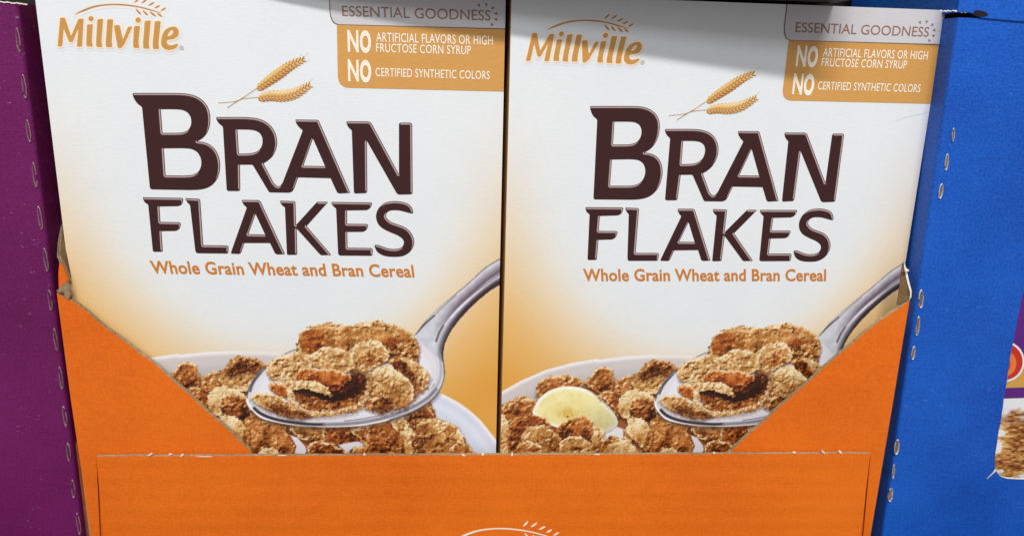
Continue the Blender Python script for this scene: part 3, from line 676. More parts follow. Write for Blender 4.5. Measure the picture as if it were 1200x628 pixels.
def build_title(parent):
    V, Fc, MI = [], [], []
    def add(vs2, fs, mi, d):
        b = len(V); v3 = [W(*P(x, y), d) for x, y in vs2]; V.extend(v3)
        fs = orient(fs, v3); Fc.extend([tuple(i + b for i in f) for f in fs]); MI.extend([mi] * len(fs))
    for li, letter in enumerate(TITLE_C):
        vs, fs = fill2d(letter); add(vs, fs, 0, -0.0006)
        for ci, c in enumerate(letter):
            # direction of the outward normal (away from the ink)
            sgn = 1 if area2(c) > 0 else -1
            if ci > 0: sgn = -sgn
            n = len(c); strip = []
            dens = []
            for i in range(n):
                a, b = np.array(c[i]), np.array(c[(i + 1) % n]); L = np.linalg.norm(b - a)
                k = max(1, int(L / 2.0))
                for j in range(k): dens.append(tuple(a + (b - a) * j / k))
            n = len(dens); D = np.array(dens)
            tan = np.roll(D, -1, 0) - np.roll(D, 1, 0); tan /= (np.linalg.norm(tan, axis=1)[:, None] + 1e-9)
            nor = np.stack([tan[:, 1], -tan[:, 0]], 1) * sgn
            w = np.clip(nor @ np.array([.62, -.78]), 0, 1); w = np.clip(w * 1.5, 0, 1)
            w = (np.roll(w, 1) + w * 2 + np.roll(w, -1)) / 4
            wd = 1.5 * w
            for i in range(n):
                j = (i + 1) % n
                if w[i] < .14 or w[j] < .14: continue
                if np.dot(nor[i], nor[j]) < .2: continue
                o0, o1 = D[i] - nor[i] * .85, D[j] - nor[j] * .85
                i0, i1 = o0 - nor[i] * wd[i], o1 - nor[j] * wd[j]
                add([tuple(o0), tuple(o1), tuple(i1), tuple(i0)], [(0, 1, 2, 3)], 1, -0.0009)
    return link('title_lettering', mesh_from(V, Fc, MI, 'title_lettering'), parent, [M['brown'], M['bevel']])

def text_tris(txt, bold=0.0, spacing=1.0):
    cu = bpy.data.curves.new('t', 'FONT'); cu.body = txt; cu.size = 1.0; cu.offset = bold; cu.resolution_u = 4; cu.space_character = spacing; cu.fill_mode = 'FRONT'
    ob = bpy.data.objects.new('t', cu); me = bpy.data.meshes.new_from_object(ob)
    v = np.array([(a.co.x, a.co.y) for a in me.vertices]); fs = [tuple(p.vertices) for p in me.polygons]
    bpy.data.objects.remove(ob); bpy.data.curves.remove(cu); bpy.data.meshes.remove(me)
    lo, hi = v.min(0), v.max(0)
    return (v - lo) / (hi - lo), fs
def text_layer(txt, bl, br, tl, bold=0.0, spacing=1.0, conv=None):
    """map a line of text on the card: bottom-left, bottom-right and top-left corners measured on the photograph"""
    conv = conv or P
    v, fs = text_tris(txt, bold, spacing)
    a, b, c = (np.array(conv(*p)) for p in (bl, br, tl))
    out = a + v[:, :1] * (b - a) + v[:, 1:] * (c - a)
    return [tuple(p) for p in out], fs
def art_mesh(name, layers, parent, d0=-0.0006):
    """layers: (verts2d uv, faces, material, extra proud)"""
    V, Fc, MI, mats = [], [], [], []
    for vs, fs, mat, dd in layers:
        if mat not in mats: mats.append(mat)
        b = len(V); v3 = [W(u, v, d0 - dd) for u, v in vs]; V += v3
        fs = orient(fs, v3); Fc += [tuple(i + b for i in f) for f in fs]; MI += [mats.index(mat)] * len(fs)
    return link(name, mesh_from(V, Fc, MI, name), parent, mats)
def fillL(contours, mat, dd): 
    vs, fs = fill2d(contours); return (vs, fs, mat, dd)

def block(name, u0, u1, v0, v1, d0, d1, parent, mats, front=True):
    """closed carton body between depths d0 (front) and d1 (back)"""
    v = [W(u, vv_, dd) for dd in (d0, d1) for u, vv_ in ((u0, v0), (u1, v0), (u1, v1), (u0, v1))]
    f = [(4, 5, 6, 7), (0, 4, 7, 3), (1, 2, 6, 5), (0, 1, 5, 4), (3, 7, 6, 2)]
    if front: f.append((0, 3, 2, 1))
    return link(name, mesh_from(v, f, None, name), parent, mats)

# ------------------------------------------------------------------ the cereal box, built once with its printed parts
GB = 'boxes of bran flakes standing in the orange tray'
box = thing('cereal_box', 'left white and gold bran flakes box in the orange tray, by the purple carton', 'cereal box', (0, 0, 0), GB)
block('carton_body', 0, 1, 0, BH, 0.004, .36, box, [M['side']])
# printed front of the card with slightly soft rounded folds at its two long edges
color_grid('front_panel', 0.0, 1.0, 0.0, BH, 60, 90, lambda U, V: (bg_color(U, V), np.zeros(U.shape, int)), box, None, 0.0)
NU, V0 = 640, .585
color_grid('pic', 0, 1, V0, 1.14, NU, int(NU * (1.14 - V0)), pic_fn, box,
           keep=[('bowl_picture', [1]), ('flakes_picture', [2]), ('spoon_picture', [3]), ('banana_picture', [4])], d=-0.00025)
def wfn(U, V):
    px, py = uv_to_px(U, V); return wra.sample(px, py)
def lfn(U, V):
    px, py = uv_to_px(U, V); return lra.sample(px, py)
u0, v0 = P(252, 130); u1, v1 = P(384, 56)
color_grid('w', u0, u1, v1, v0, 330, 190, wfn, box, keep=[('wheat_picture', [1])], d=-0.00025)
u0, v0 = P(60, 66); u1, v1 = P(221, -8)
color_grid('l', u0, u1, v1, v0, 460, 230, lfn, box, keep=[('brand_logo', [1])], d=-0.00025)
build_title(box)
vs, fs = text_layer('Whole Grain Wheat and Bran Cereal', (178.3, 320.6), (485.9, 325.2), (175.0, 305.2), .024, 1.04)
art_mesh('tagline_lettering', [(vs, fs, M['copper'], 0)], box)
# ochre claims tab with its white lettering
tab = art_mesh('claims_tab', [fillL([[P(394.7, 26)] + [P(395.9, 88)] + [P(*q) for q in catmull([(396.2, 92), (398.8, 98.5), (404, 102.2), (409.5, 103.1)], 4, False)] + [(1.0, P(409.5, 103.1)[1]), (1.0, .07)]], M['tab'], 0)], box)
Ls = []
for a in (('N', (407.7, 61.3), (420.6, 62.0), (407.0, 35.2), .03), ('O', (421.9, 62.6), (435.2, 63.2), (421.4, 35.6), .05),
          ('N', (408.1, 95.6), (420.8, 96.3), (407.5, 69.7), .03), ('O', (422.1, 97.0), (435.4, 97.6), (421.6, 70.1), .05),
          ('ARTIFICIAL FLAVORS OR HIGH', (440.9, 49.3), (577.5, 53.2), (440.6, 38.3), .010, 1.06), ('FRUCTOSE CORN SYRUP', (440.9, 61.4), (551.8, 64.5), (440.7, 50.9), .010, 1.06),
          ('CERTIFIED SYNTHETIC COLORS', (440.2, 89.8), (573.8, 93.6), (440.0, 79.6), .010, 1.06)):
    vs, fs = text_layer(*a); Ls.append((vs, fs, M['cream'], 0.0006))
t_ = art_mesh('claims_lettering', Ls, tab)
# silver banner
bl = [P(*q) for q in catmull([(386.2, 14), (387.5, 21), (390.8, 27), (396, 29.4)], 4, False)]
vb = P(591.5, 36.7)[1]; v_b2 = bl[-1][1]; ub = bl[0][0]
outer_b = [(ub, 0.0)] + bl + [(1.0, v_b2), (1.0, 0.0)]
inner_b = [(ub + .0022, 0.0)] + [(a + .0020, b - .0010) for a, b in bl] + [(1.0, v_b2 - .0022), (1.0, 0.0)]
ban_ = art_mesh('quality_banner', [fillL([outer_b], M['bannerline'], 0.0004), fillL([inner_b], M['banner'], 0.0007)], box)
vs, fs = text_layer('ESSENTIAL GOODNESS', (401.3, 19.4), (574.9, 24.8), (400.7, 7.0), .004, 1.0)
Ls = [(vs, fs, M['taupe'], 0.0011)]
for (x, y, an) in ((561.5, 7.3, -2.0), (569.8, 6.6, -1.45), (577, 10.2, -.7), (580.6, 16.4, -.1), (580.7, 23.0, .35), (576.2, 28.6, 1.1)):
    c, s = math.cos(an), math.sin(an)
    Ls.append(([P(x - 2.0 * c + dx * -s, y - 2.0 * s + dx * c) for dx in (0,)] + [P(x + 2.0 * c - k * s, y + 2.0 * s + k * c) for k in (-1.9, 1.9)], [(0, 1, 2)], M['taupe'], 0.0011))
art_mesh('banner_lettering', Ls, ban_)
vs, fs = text_layer('\u00ae', (210.5, 59.0), (215.6, 59.2), (210.5, 54.0), 0)
for v_ in [0]: art_mesh('registered_mark', [(vs, fs, M['logogrey'], 0)], box)

def copy_tree(o, parent=None):
    c = o.copy(); COL.objects.link(c); c.parent = parent
    for ch in [x for x in list(bpy.data.objects) if x.parent == o]: copy_tree(ch, c)
    return c
box_b = copy_tree(box)
box_b['label'] = 'right white and gold bran flakes box in the orange tray, by the blue carton'
cv = []
for t_, w_ in ((0, .2), (.25, .9), (.5, 1.3), (.75, 1.5), (1, .6)):
    x, y = 1048 + 39 * t_, 142.5 - 11 * t_ ** .7
    cv += [P2(x, y - w_ * .5), P2(x, y + w_ * .5)]
art_mesh('crease', [(cv, [(2 * k, 2 * k + 1, 2 * k + 3, 2 * k + 2) for k in range(4)], M['white'], 0)], box_b)
# pose of the second box (solved): p1 = Rr p2 + tr in box widths, world = A p
Rr = R1.T @ R2; tr = R1.T @ (T2 - T1)
Rw = A @ Rr @ A.T
orig = np.array([0, 0, H])
tw = A @ tr * S
off = orig - Rw @ orig + tw
m4 = Matrix([[*Rw[0], off[0]], [*Rw[1], off[1]], [*Rw[2], off[2]], [0, 0, 0, 1]])
box_b.matrix_world = m4

# ------------------------------------------------------------------ cardboard plates cut along an outline
def plate(name, pts_uv, d, th, parent, mf, me_, mb=None):
    mb = mb or me_
    vs, fs = fill2d([pts_uv]); n = len(pts_uv)
    V = [W(u, v, d) for u, v in vs]; F_ = orient(fs, V); MI = [0] * len(F_)
    nb = len(V); V += [W(u, v, d + th) for u, v in vs]; F2 = [tuple(i + nb for i in reversed(f)) for f in F_]
    Fc = list(F_) + F2; MI += [2] * len(F2)
    b = len(V); V += [W(u, v, d) for u, v in pts_uv] + [W(u, v, d + th) for u, v in pts_uv]
    ccw = area2(pts_uv) > 0
    for i in range(n):
        j = (i + 1) % n; f = (b + i, b + j, b + n + j, b + n + i)
        Fc.append(f if not ccw else tuple(reversed(f))); MI.append(1)
    return link(name, mesh_from(V, Fc, MI, name), parent, [mf, me_, mb])

def ragged(p0, p1, n, amp, seed):
    r = np.random.RandomState(seed); a, b = np.array(p0, float), np.array(p1, float); t = b - a; nrm = np.array([-t[1], t[0]]) / np.linalg.norm(t)
    ks = np.linspace(0, 1, n + 1)[:-1]; ph = r.rand() * 6
    return [tuple(a + t * k + nrm * amp * (math.sin(k * n * .55 + ph) * .5 + (r.rand() - .5) * .9 if 0 < k else 0)) for k in ks]

tray = thing('display_tray', 'open orange cardboard display tray holding the two white bran flakes boxes', 'display tray')
D1 = -.020; TH = .012
# tray front wall: V-shaped cut between two wings
PD = lambda x, y: P(x, y, D1)
vb_bottom = BH + .01
lw = [(66.5, 343), (72, 346), (78, 350.5), (82, 351.5)]
diagL = ragged((84, 352), (129, 388), 12, .7, 1) + ragged((129, 388), (178, 424), 14, .7, 2) + ragged((178, 424), (231, 471), 16, .9, 3) + ragged((231, 471), (297, 531), 18, .9, 4)
diagR = ragged((853, 531), (932, 461), 22, .8, 5) + ragged((932, 461), (985.5, 413.5), 15, .7, 6) + ragged((985.5, 413.5), (1030, 376.5), 12, .6, 7) + ragged((1030, 376.5), (1064, 354), 10, .7, 8)
front = [PD(*p) for p in lw + diagL + [(297, 538), (853, 538)] + diagR + [(1066, 351.5)]]
uR = P(1047, 468, D1)[0]; uR2 = P(1019, 628, D1)[0]; uL = P(83, 468, D1)[0]; uL2 = P(108, 628, D1)[0]
front += [(uR, P(1047, 468, D1)[1]), (uR2, vb_bottom), (uL2 + .002, vb_bottom), (uL, P(83, 468, D1)[1]), PD(74, 400)]
plate('front_wall', front, D1, TH, tray, M['orange'], M['kraft'], M['kraftdark'])
# second layer glued on the lower front
D2 = D1 - .0140
PE = lambda x, y: P(x, y, D2)
top = ragged((113, 534.5), (1019, 531), 150, .35, 9)
pan = [PE(*p) for p in top] + [PE(1020, 531), (P(1011.6, 628, D2)[0], vb_bottom - .01), (P(117, 628, D2)[0], vb_bottom - .01)]
panel = plate('front_panel', pan, D2, .0100, tray, M['orange_panel'], M['kraft'], M['kraft'])
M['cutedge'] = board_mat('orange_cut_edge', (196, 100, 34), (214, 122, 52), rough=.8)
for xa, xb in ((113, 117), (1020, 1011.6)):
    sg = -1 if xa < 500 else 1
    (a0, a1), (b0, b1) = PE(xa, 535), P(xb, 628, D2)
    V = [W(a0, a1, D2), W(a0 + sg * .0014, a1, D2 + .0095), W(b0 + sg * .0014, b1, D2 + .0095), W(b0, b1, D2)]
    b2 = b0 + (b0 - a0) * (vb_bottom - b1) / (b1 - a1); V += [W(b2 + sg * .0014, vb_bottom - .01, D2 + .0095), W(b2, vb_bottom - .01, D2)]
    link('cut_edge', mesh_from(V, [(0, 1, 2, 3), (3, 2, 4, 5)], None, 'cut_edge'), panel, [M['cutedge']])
# brand swoosh and name printed on the panel (only the top of it reaches the picture)
PX = lambda x, y: P(x, y, D2)
def lp(x, y):   # logo outline (left-box measurement) -> panel
    return PX(589 + (x - 137) * 1.145 + (y - 5) * .05, 619.5 + (y - 6.5) * 1.10)
Ls = []
for c in LOGO + [SW] + LEAF:
    vs, fs = fill2d([[lp(*p) for p in c]]); Ls.append((vs, fs, M['flint'], -(D2 + .0006) - .0006 + .0006))
vs, fs = fill2d([[lp(*p) for p in E_out], [lp(*p) for p in E_in]]); Ls.append((vs, fs, M['flint'], -(D2) - .0006 + .0006))
Ls = [(v, f, m, 0) for v, f, m, _ in Ls]
art_mesh('panel_logo', Ls, panel, D2 - .0008)
# frayed flecks where the perforation tore along the top edge
fr = np.random.RandomState(4)
def fleck(x, y, w, h, seed, d, ang=0.0, n=9):
    r = np.random.RandomState(seed); pts = []
    for k in range(n):
        a = 2 * math.pi * k / n; q = .65 + .5 * r.rand(); px_, py_ = w / 2 * math.cos(a) * q, h / 2 * math.sin(a) * q
        pts.append(P(x + px_ * math.cos(ang) - py_ * math.sin(ang), y + px_ * math.sin(ang) + py_ * math.cos(ang), d))
    return pts
V, Fc = [], []
for i, (x, y, w_, h_, an) in enumerate(((176, 531.5, 8, 3, -.5), (199, 531.5, 5, 2, 0), (213, 532.5, 6, 3, -.7), (543, 532.5, 6, 2.6, .3), (566, 531.5, 5, 3, .3), (600, 531, 4, 6, .2), (427, 531.4, 5, 4, 0), (837, 529.8, 5, 3, 0), (931, 529.3, 6, 2.2, 0), (965, 528.8, 7, 3, .7), (985, 528.8, 6, 3.2, .8), (240, 534.2, 26, .9, -.01), (330, 533, 14, .6, 0), (700, 531.8, 12, .6, 0))):
    p = fleck(x, y + .9, w_ * .75, h_ * .8, i + 3, D2 - .002, an); b = len(V); n = len(p)
    V += [W(u, v, D2 - .002) for u, v in p] + [W(u, v, D2 + .002) for u, v in p]
    Fc.append(tuple(range(b, b + n))); Fc += [(b + k, b + (k + 1) % n, b + n + (k + 1) % n, b + n + k) for k in range(n)]
link('torn_fibres', mesh_from(V, Fc, None, 'torn_fibres'), panel, [M['fray']])
# sides, back, floor of the tray
def side_wall(u, sgn, pts, name='side_wall'):
    """pts: (depth, v) outline of a side wall, thickness in u"""
    V, n = [], len(pts); t = .011 * sgn
    for uu_ in (u, u + t): V += [W(uu_, v, d) for d, v in pts]
    Fc = [tuple(range(n)), tuple(range(2 * n - 1, n - 1, -1))] + [(i, i + n, (i + 1) % n + n, (i + 1) % n) for i in range(n)]
    o = link(name, mesh_from(V, Fc, None, name), tray, [M['kraft'], M['orange']])
    bm = bmesh.new(); bm.from_mesh(o.data); bmesh.ops.recalc_face_normals(bm, faces=bm.faces)
    for f in bm.faces:
        if f.normal.x * sgn < -.5: f.material_index = 1
    bm.to_mesh(o.data); bm.free(); return o
side_wall(uL - .0035, 1, [(D1 + .013, .72), (D1 + .03, .66), (.03, .60), (.05, .56), (.09, .545), (.38, .56), (.38, BH), (D1 + .013, BH)])
side_wall(uR + .0025, -1, [(D1 + .013, .76), (.03, .75), (.08, .74), (.38, .70), (.38, BH), (D1 + .013, BH)])
block('back_wall', uL, uR, .5, BH, .39, .40, tray, [M['orange']])
block('tray_floor', uL, uR, BH + .002, BH + .012, D1 + .014, .39, tray, [M['kraft']])
# torn corner flaps of raw board where the wings meet the side walls
def torn(pts, d, bend, name, mat):
    """small torn flap: outline with a changing depth"""
    V = [W(*P(x, y, d + k * bend), d + k * bend) for x, y, k in pts]; n = len(V)
    V2 = [(a + .0003, b + .0009, c) for a, b, c in V]
    Fc = [tuple(range(n)), tuple(range(2 * n - 1, n - 1, -1))] + [(i, (i + 1) % n, (i + 1) % n + n, i + n) for i in range(n)]
    me = mesh_from(V + V2, Fc, None, name)
    bm = bmesh.new(); bm.from_mesh(me); bmesh.ops.recalc_face_normals(bm, faces=bm.faces); bmesh.ops.triangulate(bm, faces=[f for f in bm.faces if len(f.verts) > 4]); bm.to_mesh(me); bm.free()
    return link(name, me, tray, [mat])
torn([(72, 263, 1.2), (74.5, 280, .8), (77.5, 298, .4), (81, 324, 0), (80.5, 332, 0), (75, 316, 0), (69.5, 301, 0), (68.5, 297, .2), (69, 285, .6), (70.6, 274, 1)], -.006, .01, 'torn_corner', M['kraftdark'])
for off in (0, 2.2):
    torn([(72 + off * .3, 262, 1.2), (70.4 + off * .6, 274, 1), (68.6 + off, 285, .6), (67.6 + off, 300, .2), (70.5 + off, 306, 0), (76.5 + off, 319, 0), (81 + off * .3, 330, 0), (80.6 + off * .3, 331, 0), (75.6 + off, 320, 0), (69.6 + off, 307, 0), (66.8 + off, 300.5, .2), (67.8 + off, 285, .6), (69.6 + off * .6, 274, 1)], -.009, .008, 'torn_edge', M['kraft'])
torn([(66, 341, 0), (70, 337, 0), (73, 333, 0), (78, 330, 0), (81, 336, .4), (82, 345, .4), (80, 351, 0), (76, 347, 0), (74, 341, 0), (70, 343, 0)], D1 - .004, .006, 'torn_edge', M['kraft'])
torn([(69.5, 308, 0), (74, 316, 0), (79, 328, 0), (78, 334, 0), (73, 336, 0), (69, 340, 0), (68.4, 320, 0)], D1 + .001, .0, 'torn_corner', M['orange'])
torn([(1058.5, 307, 1), (1060.5, 312, .8), (1062, 320, .6), (1065, 331, .3), (1067.6, 341, 0), (1067.6, 347, 0), (1065, 351, 0), (1058, 354, 0), (1050.8, 358, 0), (1053, 345, .4), (1055.2, 328, .7), (1056.5, 315, .9)], -.016, .012, 'torn_corner', M['kraftdark'])
torn([(1059, 306.5, 1), (1062, 313.5, 1), (1065.2, 329, .5), (1068.4, 341, 0), (1068, 348, 0), (1065.6, 351.5, 0), (1066.5, 346, 0), (1066.4, 341.5, 0), (1063, 330, .5), (1060.3, 318, .8)], -.019, .012, 'torn_edge', M['fray'])
torn([(1060, 315.5, 0), (1062.5, 314.8, 0), (1065.5, 316.6, 0), (1065, 318, 0), (1061, 317.8, 0)], -.02, 0, 'torn_edge', M['fray'])

# ------------------------------------------------------------------ purple carton on the left
def slot(parent, x, y, L, wpx, d, tilt, seed, fill, solid_in=True, edge=None):
    """one torn perforation slot: frayed lip around a cut"""
    r = np.random.RandomState(seed); n = 16; o_, i_ = [], []
    for k in range(n):
        a = 2 * math.pi * k / n
        ra = 1 + .22 * (r.rand() - .5); ex, ey = wpx / 2 * math.cos(a) * ra, L / 2 * np.sign(math.sin(a)) * abs(math.sin(a)) ** .8 * (1 + .06 * (r.rand() - .5))
        q = .64 + .16 * r.rand()
        for lst, s_, sy_ in ((o_, 1, 1), (i_, q, .86)):
            px_, py_ = ex * s_, ey * sy_
            lst.append(P(x + px_ + tilt * py_, y + py_, d))
    V = [W(u, v, d - .0012) for u, v in o_] + [W(u, v, d - .0045) for u, v in [((a[0] + b[0]) / 2, (a[1] + b[1]) / 2) for a, b in zip(o_, i_)]] + [W(u, v, d - .0010) for u, v in i_]
    Fc, MI = [], []
    for k in range(n):
        j = (k + 1) % n
        if k in (seed % n, (seed + 7) % n, (seed * 3 + 2) % n, (seed * 5 + 1) % n)[:seed % 5]: continue
        Fc += [(k, j, n + j, n + k), (n + k, n + j, 2 * n + j, 2 * n + k)]; MI += [0, 0]
    if solid_in: Fc.append(tuple(range(2 * n, 3 * n))); MI.append(1)
    return link('perforation_slot', mesh_from(V, Fc, MI, 'perforation_slot'), parent, [edge or M['fray'], fill])

pc = thing('shipping_carton', 'scuffed purple shipping carton with a perforated corner, left of the orange tray', 'carton', (0, 0, 0))
DP = -.012
ue0 = P(20, 5, DP)[0]; ue1 = P(97, 628, DP)[0]; vt = P(18, 3.5, DP)[1]
def carton_solid(name, ul, ur_top, ur_bot, vtop, vbot, d0, d1, parent, mat, rad, right=True, seg=5):
    """carton whose visible vertical fold is rounded"""
    V, Fc = [], []
    sgn = 1 if right else -1
    prof = [(0, .0)]
    rows = []
    for (v, ue) in [(vtop + (vbot - vtop) * k / 24, ur_top + (ur_bot - ur_top) * k / 24) for k in range(25)]:
        row = [W(ul, v, d1), W(ul, v, d0)]
        for k in range(seg + 1):
            a = math.pi / 2 * k / seg
            row.append(W(ue - sgn * rad + sgn * rad * math.sin(a), v, d0 + rad - rad * math.cos(a)))
        row.append(W(ue, v, d1)); rows.append(row)
    m = len(rows[0])
    for r_ in rows: V += r_
    for i in range(len(rows) - 1):
        for k in range(m - 1): Fc.append((i * m + k, (i + 1) * m + k, (i + 1) * m + k + 1, i * m + k + 1))
    Fc.append(tuple(range(m))); Fc.append(tuple(range((len(rows) - 1) * m, len(rows) * m)))
    me = mesh_from(V, Fc, None, name)
    bm = bmesh.new(); bm.from_mesh(me); bmesh.ops.recalc_face_normals(bm, faces=bm.faces); bm.to_mesh(me); bm.free()
    return link(name, me, parent, [mat])
carton_solid('carton_body', -.95, ue0, ue1, vt, BH + .01, DP, .5, pc, M['purple'], .010)
for i, (x0, y0, x1, y1) in enumerate(((20, 33, 24, 62), (27, 87, 31, 116), (32, 140, 36, 167), (39, 190, 43.5, 220), (45, 241, 50, 269), (52, 290, 56.5, 318), (57.5, 339, 61, 364), (63.5, 384, 68, 411), (70, 429, 74, 456), (74.5, 475, 78.5, 500), (79.5, 518, 82, 540), (85, 561, 87.5, 583), (90.5, 600, 94.5, 626))):
    slot(pc, (x0 + x1) / 2, (y0 + y1) / 2, y1 - y0, 4.4, DP, (x1 - x0) / (y1 - y0), i * 5 + 1, M['purple'], True, M['kraftpink'])
# frayed top fold
V, Fc = [], []
r = np.random.RandomState(8); N0 = 40
for k in range(N0 + 1):
    x = -30 + k * 62 / N0; y = 2.2 + .09 * max(0, x) + (r.rand() - .5) * 1.0
    for yy in (y - .5, y + .6 + r.rand() * .8): V.append(W(*P(x, yy, DP - .002), DP - .002))
for k in range(N0): Fc.append((2 * k, 2 * k + 1, 2 * k + 3, 2 * k + 2))
link('torn_fibres', mesh_from(V, Fc, None, 'torn_fibres'), pc, [M['fray']])

# brown liner board standing between purple carton and tray
ln = thing('liner_board', 'narrow brown cardboard strip between the purple carton and the orange tray', 'cardboard strip')
DLn = .004
pl = [P(84, 522, DLn), P(90, 518.5, DLn), P(96, 560, DLn), (P(106, 628, DLn)[0] + .001, BH), (P(96, 628, DLn)[0] - .006, BH)]
plate('board', pl, DLn, .01, ln, M['brownboard'], M['kraft'])

# ------------------------------------------------------------------ blue carton on the right, with a display window
DB = -.012
bc = thing('window_carton', 'blue carton with a torn display window, right of the orange tray', 'carton')
PB = lambda x, y: P(x, y, DB)
ub0 = P(1123, 15, DB)[0]; ub1 = P(1041, 579, DB)[0]
slope = (ub1 - ub0) / (PB(1041, 579)[1] - PB(1123, 15)[1])
def ube(v): return ub0 + slope * (v - PB(1123, 15)[1])
vtb = PB(1160, 22)[1]
win_px = [(1214, 300), (1206, 330), (1199, 345), (1194, 366), (1189, 392), (1184, 418), (1180, 445), (1176, 470), (1172, 497), (1168, 520), (1166.0, 538), (1166.5, 548), (1170, 555.5), (1177, 559.5), (1190, 561), (1230, 562), (1300, 563), (1345, 540), (1350, 440), (1340, 340), (1300, 300)]
wr_ = np.random.RandomState(9)
hole = [PB(a + (wr_.rand() - .5) * .8, b) for a, b in catmull(win_px, 4)]
UR = 3.1
outline = [(ube(vtb) + .02, vtb), (UR, vtb), (UR, BH + .01), (ube(BH) + .02, BH + .01)]
# face with hole + rounded left fold + side
vs, fs = fill2d([outline, hole])
V = [W(u, v, DB) for u, v in vs]; Fc = orient(fs, V); MI = [0] * len(Fc)
nh = len(hole); b = len(V); V += [W(u, v, DB) for u, v in hole] + [W(u, v, DB + .009) for u, v in hole]
for k in range(nh): Fc.append((b + k, b + (k + 1) % nh, b + nh + (k + 1) % nh, b + nh + k)); MI.append(1)
rows = 24; prof = [(.02, 0), (.010, 0.0), (.0066, .0006), (.0036, .002), (.0014, .0045), (.0003, .008), (0, .012), (0, .5)]
b = len(V)
for i in range(rows + 1):
    v = vtb + (BH + .01 - vtb) * i / rows
    for a, c in prof: V.append(W(ube(v) + a, v, DB + c))
m = len(prof)
for i in range(rows):
    for k in range(m - 1): Fc.append((b + i * m + k, b + i * m + k + 1, b + (i + 1) * m + k + 1, b + (i + 1) * m + k)); MI.append(0)
b = len(V)
V += [W(ube(vtb), vtb, DB + .012), W(UR, vtb, DB), W(UR, vtb, .5), W(ube(vtb), vtb, .5), W(UR, BH + .01, DB), W(UR, BH + .01, .5), W(ube(BH), BH + .01, .5)]
Fc += [(b, b + 1, b + 2, b + 3), (b + 1, b + 4, b + 5, b + 2), (b + 3, b + 2, b + 5, b + 6)]; MI += [0, 0, 0]
link('carton_body', mesh_from(V, Fc, MI, 'carton_body'), bc, [M['blue'], M['fray']])
for i, (x0, y0, x1, y1, wd) in enumerate(((1117, 150, 1116, 166, 3), (1110, 180, 1107.5, 200, 3.6), (1103.5, 215, 1100.5, 233, 4.5), (1079.5, 339, 1078, 361, 5.5), (1076.5, 370, 1073.5, 393, 4), (1071, 405, 1068.5, 421, 4), (1051.5, 514, 1049.5, 532, 5.5), (1047.5, 543, 1045.5, 560, 2.4), (1044, 571, 1042, 587, 5.5))):
    slot(bc, (x0 + x1) / 2, (y0 + y1) / 2, y1 - y0, wd, DB, (x1 - x0) / (y1 - y0), i * 4 + 2, M['slotin'])
# paper tail torn at the lower corner of the window
p = [(1168, 551), (1164, 554.5), (1160, 558), (1156, 561.5), (1157.5, 559.2), (1161, 555.5), (1164, 552.5), (1165.5, 549), (1167, 549)]
V = [W(*P(x, y, DB - .002), DB - .002) for x, y in p] + [W(*P(x, y, DB - .0003), DB - .0003) for x, y in p]; n = len(p)
link('torn_fibres', mesh_from(V, [tuple(range(n))] + [(k, (k + 1) % n, (k + 1) % n + n, k + n) for k in range(n)], None, 'torn_fibres'), bc, [M['fray']])
# box seen through the window
ib = thing('cereal_box', 'purple and white cereal box seen through the window of the blue carton', 'cereal box')
DI = .03
PI_ = lambda x, y: P(x, y, DI)
block('carton_body', P(1150, 400, DI)[0], UR - .1, .30, 1.35, DI, .45, ib, [M['white']])
M['ipurple'] = print_mat('inner_box_purple', (92, 30, 122)); M['ired'] = print_mat('swirl_red', (196, 48, 30)); M['iorange'] = print_mat('swirl_orange', (226, 120, 52)); M['igold'] = print_mat('inner_box_gold', (204, 158, 74))
def fl(px, mat, dd): return fillL([[PI_(*q) for q in px]], mat, dd)
art_mesh('printed_design', [
    fl([(1150, 290), (1330, 280), (1325, 452), (1150, 458)], M['ipurple'], 0),
    fl([(1176, 428), (1330, 424), (1328, 452), (1174, 455)], M['igold'], .0006),
    fl([(1150, 455), (1330, 449), (1328, 461), (1148, 467)], M['ipurple'], .0012),
    fl(circ(1176, 423, 24, 30), M['white'], .0018), fl(circ(1176, 423, 21.5, 30), M['ired'], .0024), fl(circ(1174, 425, 16, 26), M['iorange'], .003), fl(circ(1172, 426, 11, 26), M['ired'], .0036)], ib, DI - .0008)
iras_n = [vnoise((180, 220), c, 40 + c) for c in (26, 10, 4, 2)]
def ifn(U, V):
    h, w = U.shape; n0, n1, n2, n3 = [a[:h, :w] for a in iras_n]
    hh = n1 * .6 + n2 * .35 + n3 * .2; e = (np.roll(hh, -1, 0) - np.roll(hh, 1, 0)) * 1.6
    t = .60 + e * .8 + (n0 - .5) * .5 + (n2 - .5) * .3
    col = rampc(t, RT)
    mk = sm(.60, .70, n0 * .5 + n1 * .55)[..., None]; col = col * (1 - mk) + np.array([232, 228, 226.]) * mk
    f = np.linspace(0, 1, h)[:, None, None]; k = sm(.0, .16, f + (n1[..., None] - .5) * .16)
    col = np.array([226, 222, 230.]) * (1 - k) + col * k
    return col, np.zeros(U.shape, int)
ua, va = PI_(1150, 476); ux, vx = PI_(1320, 575)
color_grid('cereal_picture', ua, ux, va, vx, 200, 160, ifn, ib, None, DI - .0012)

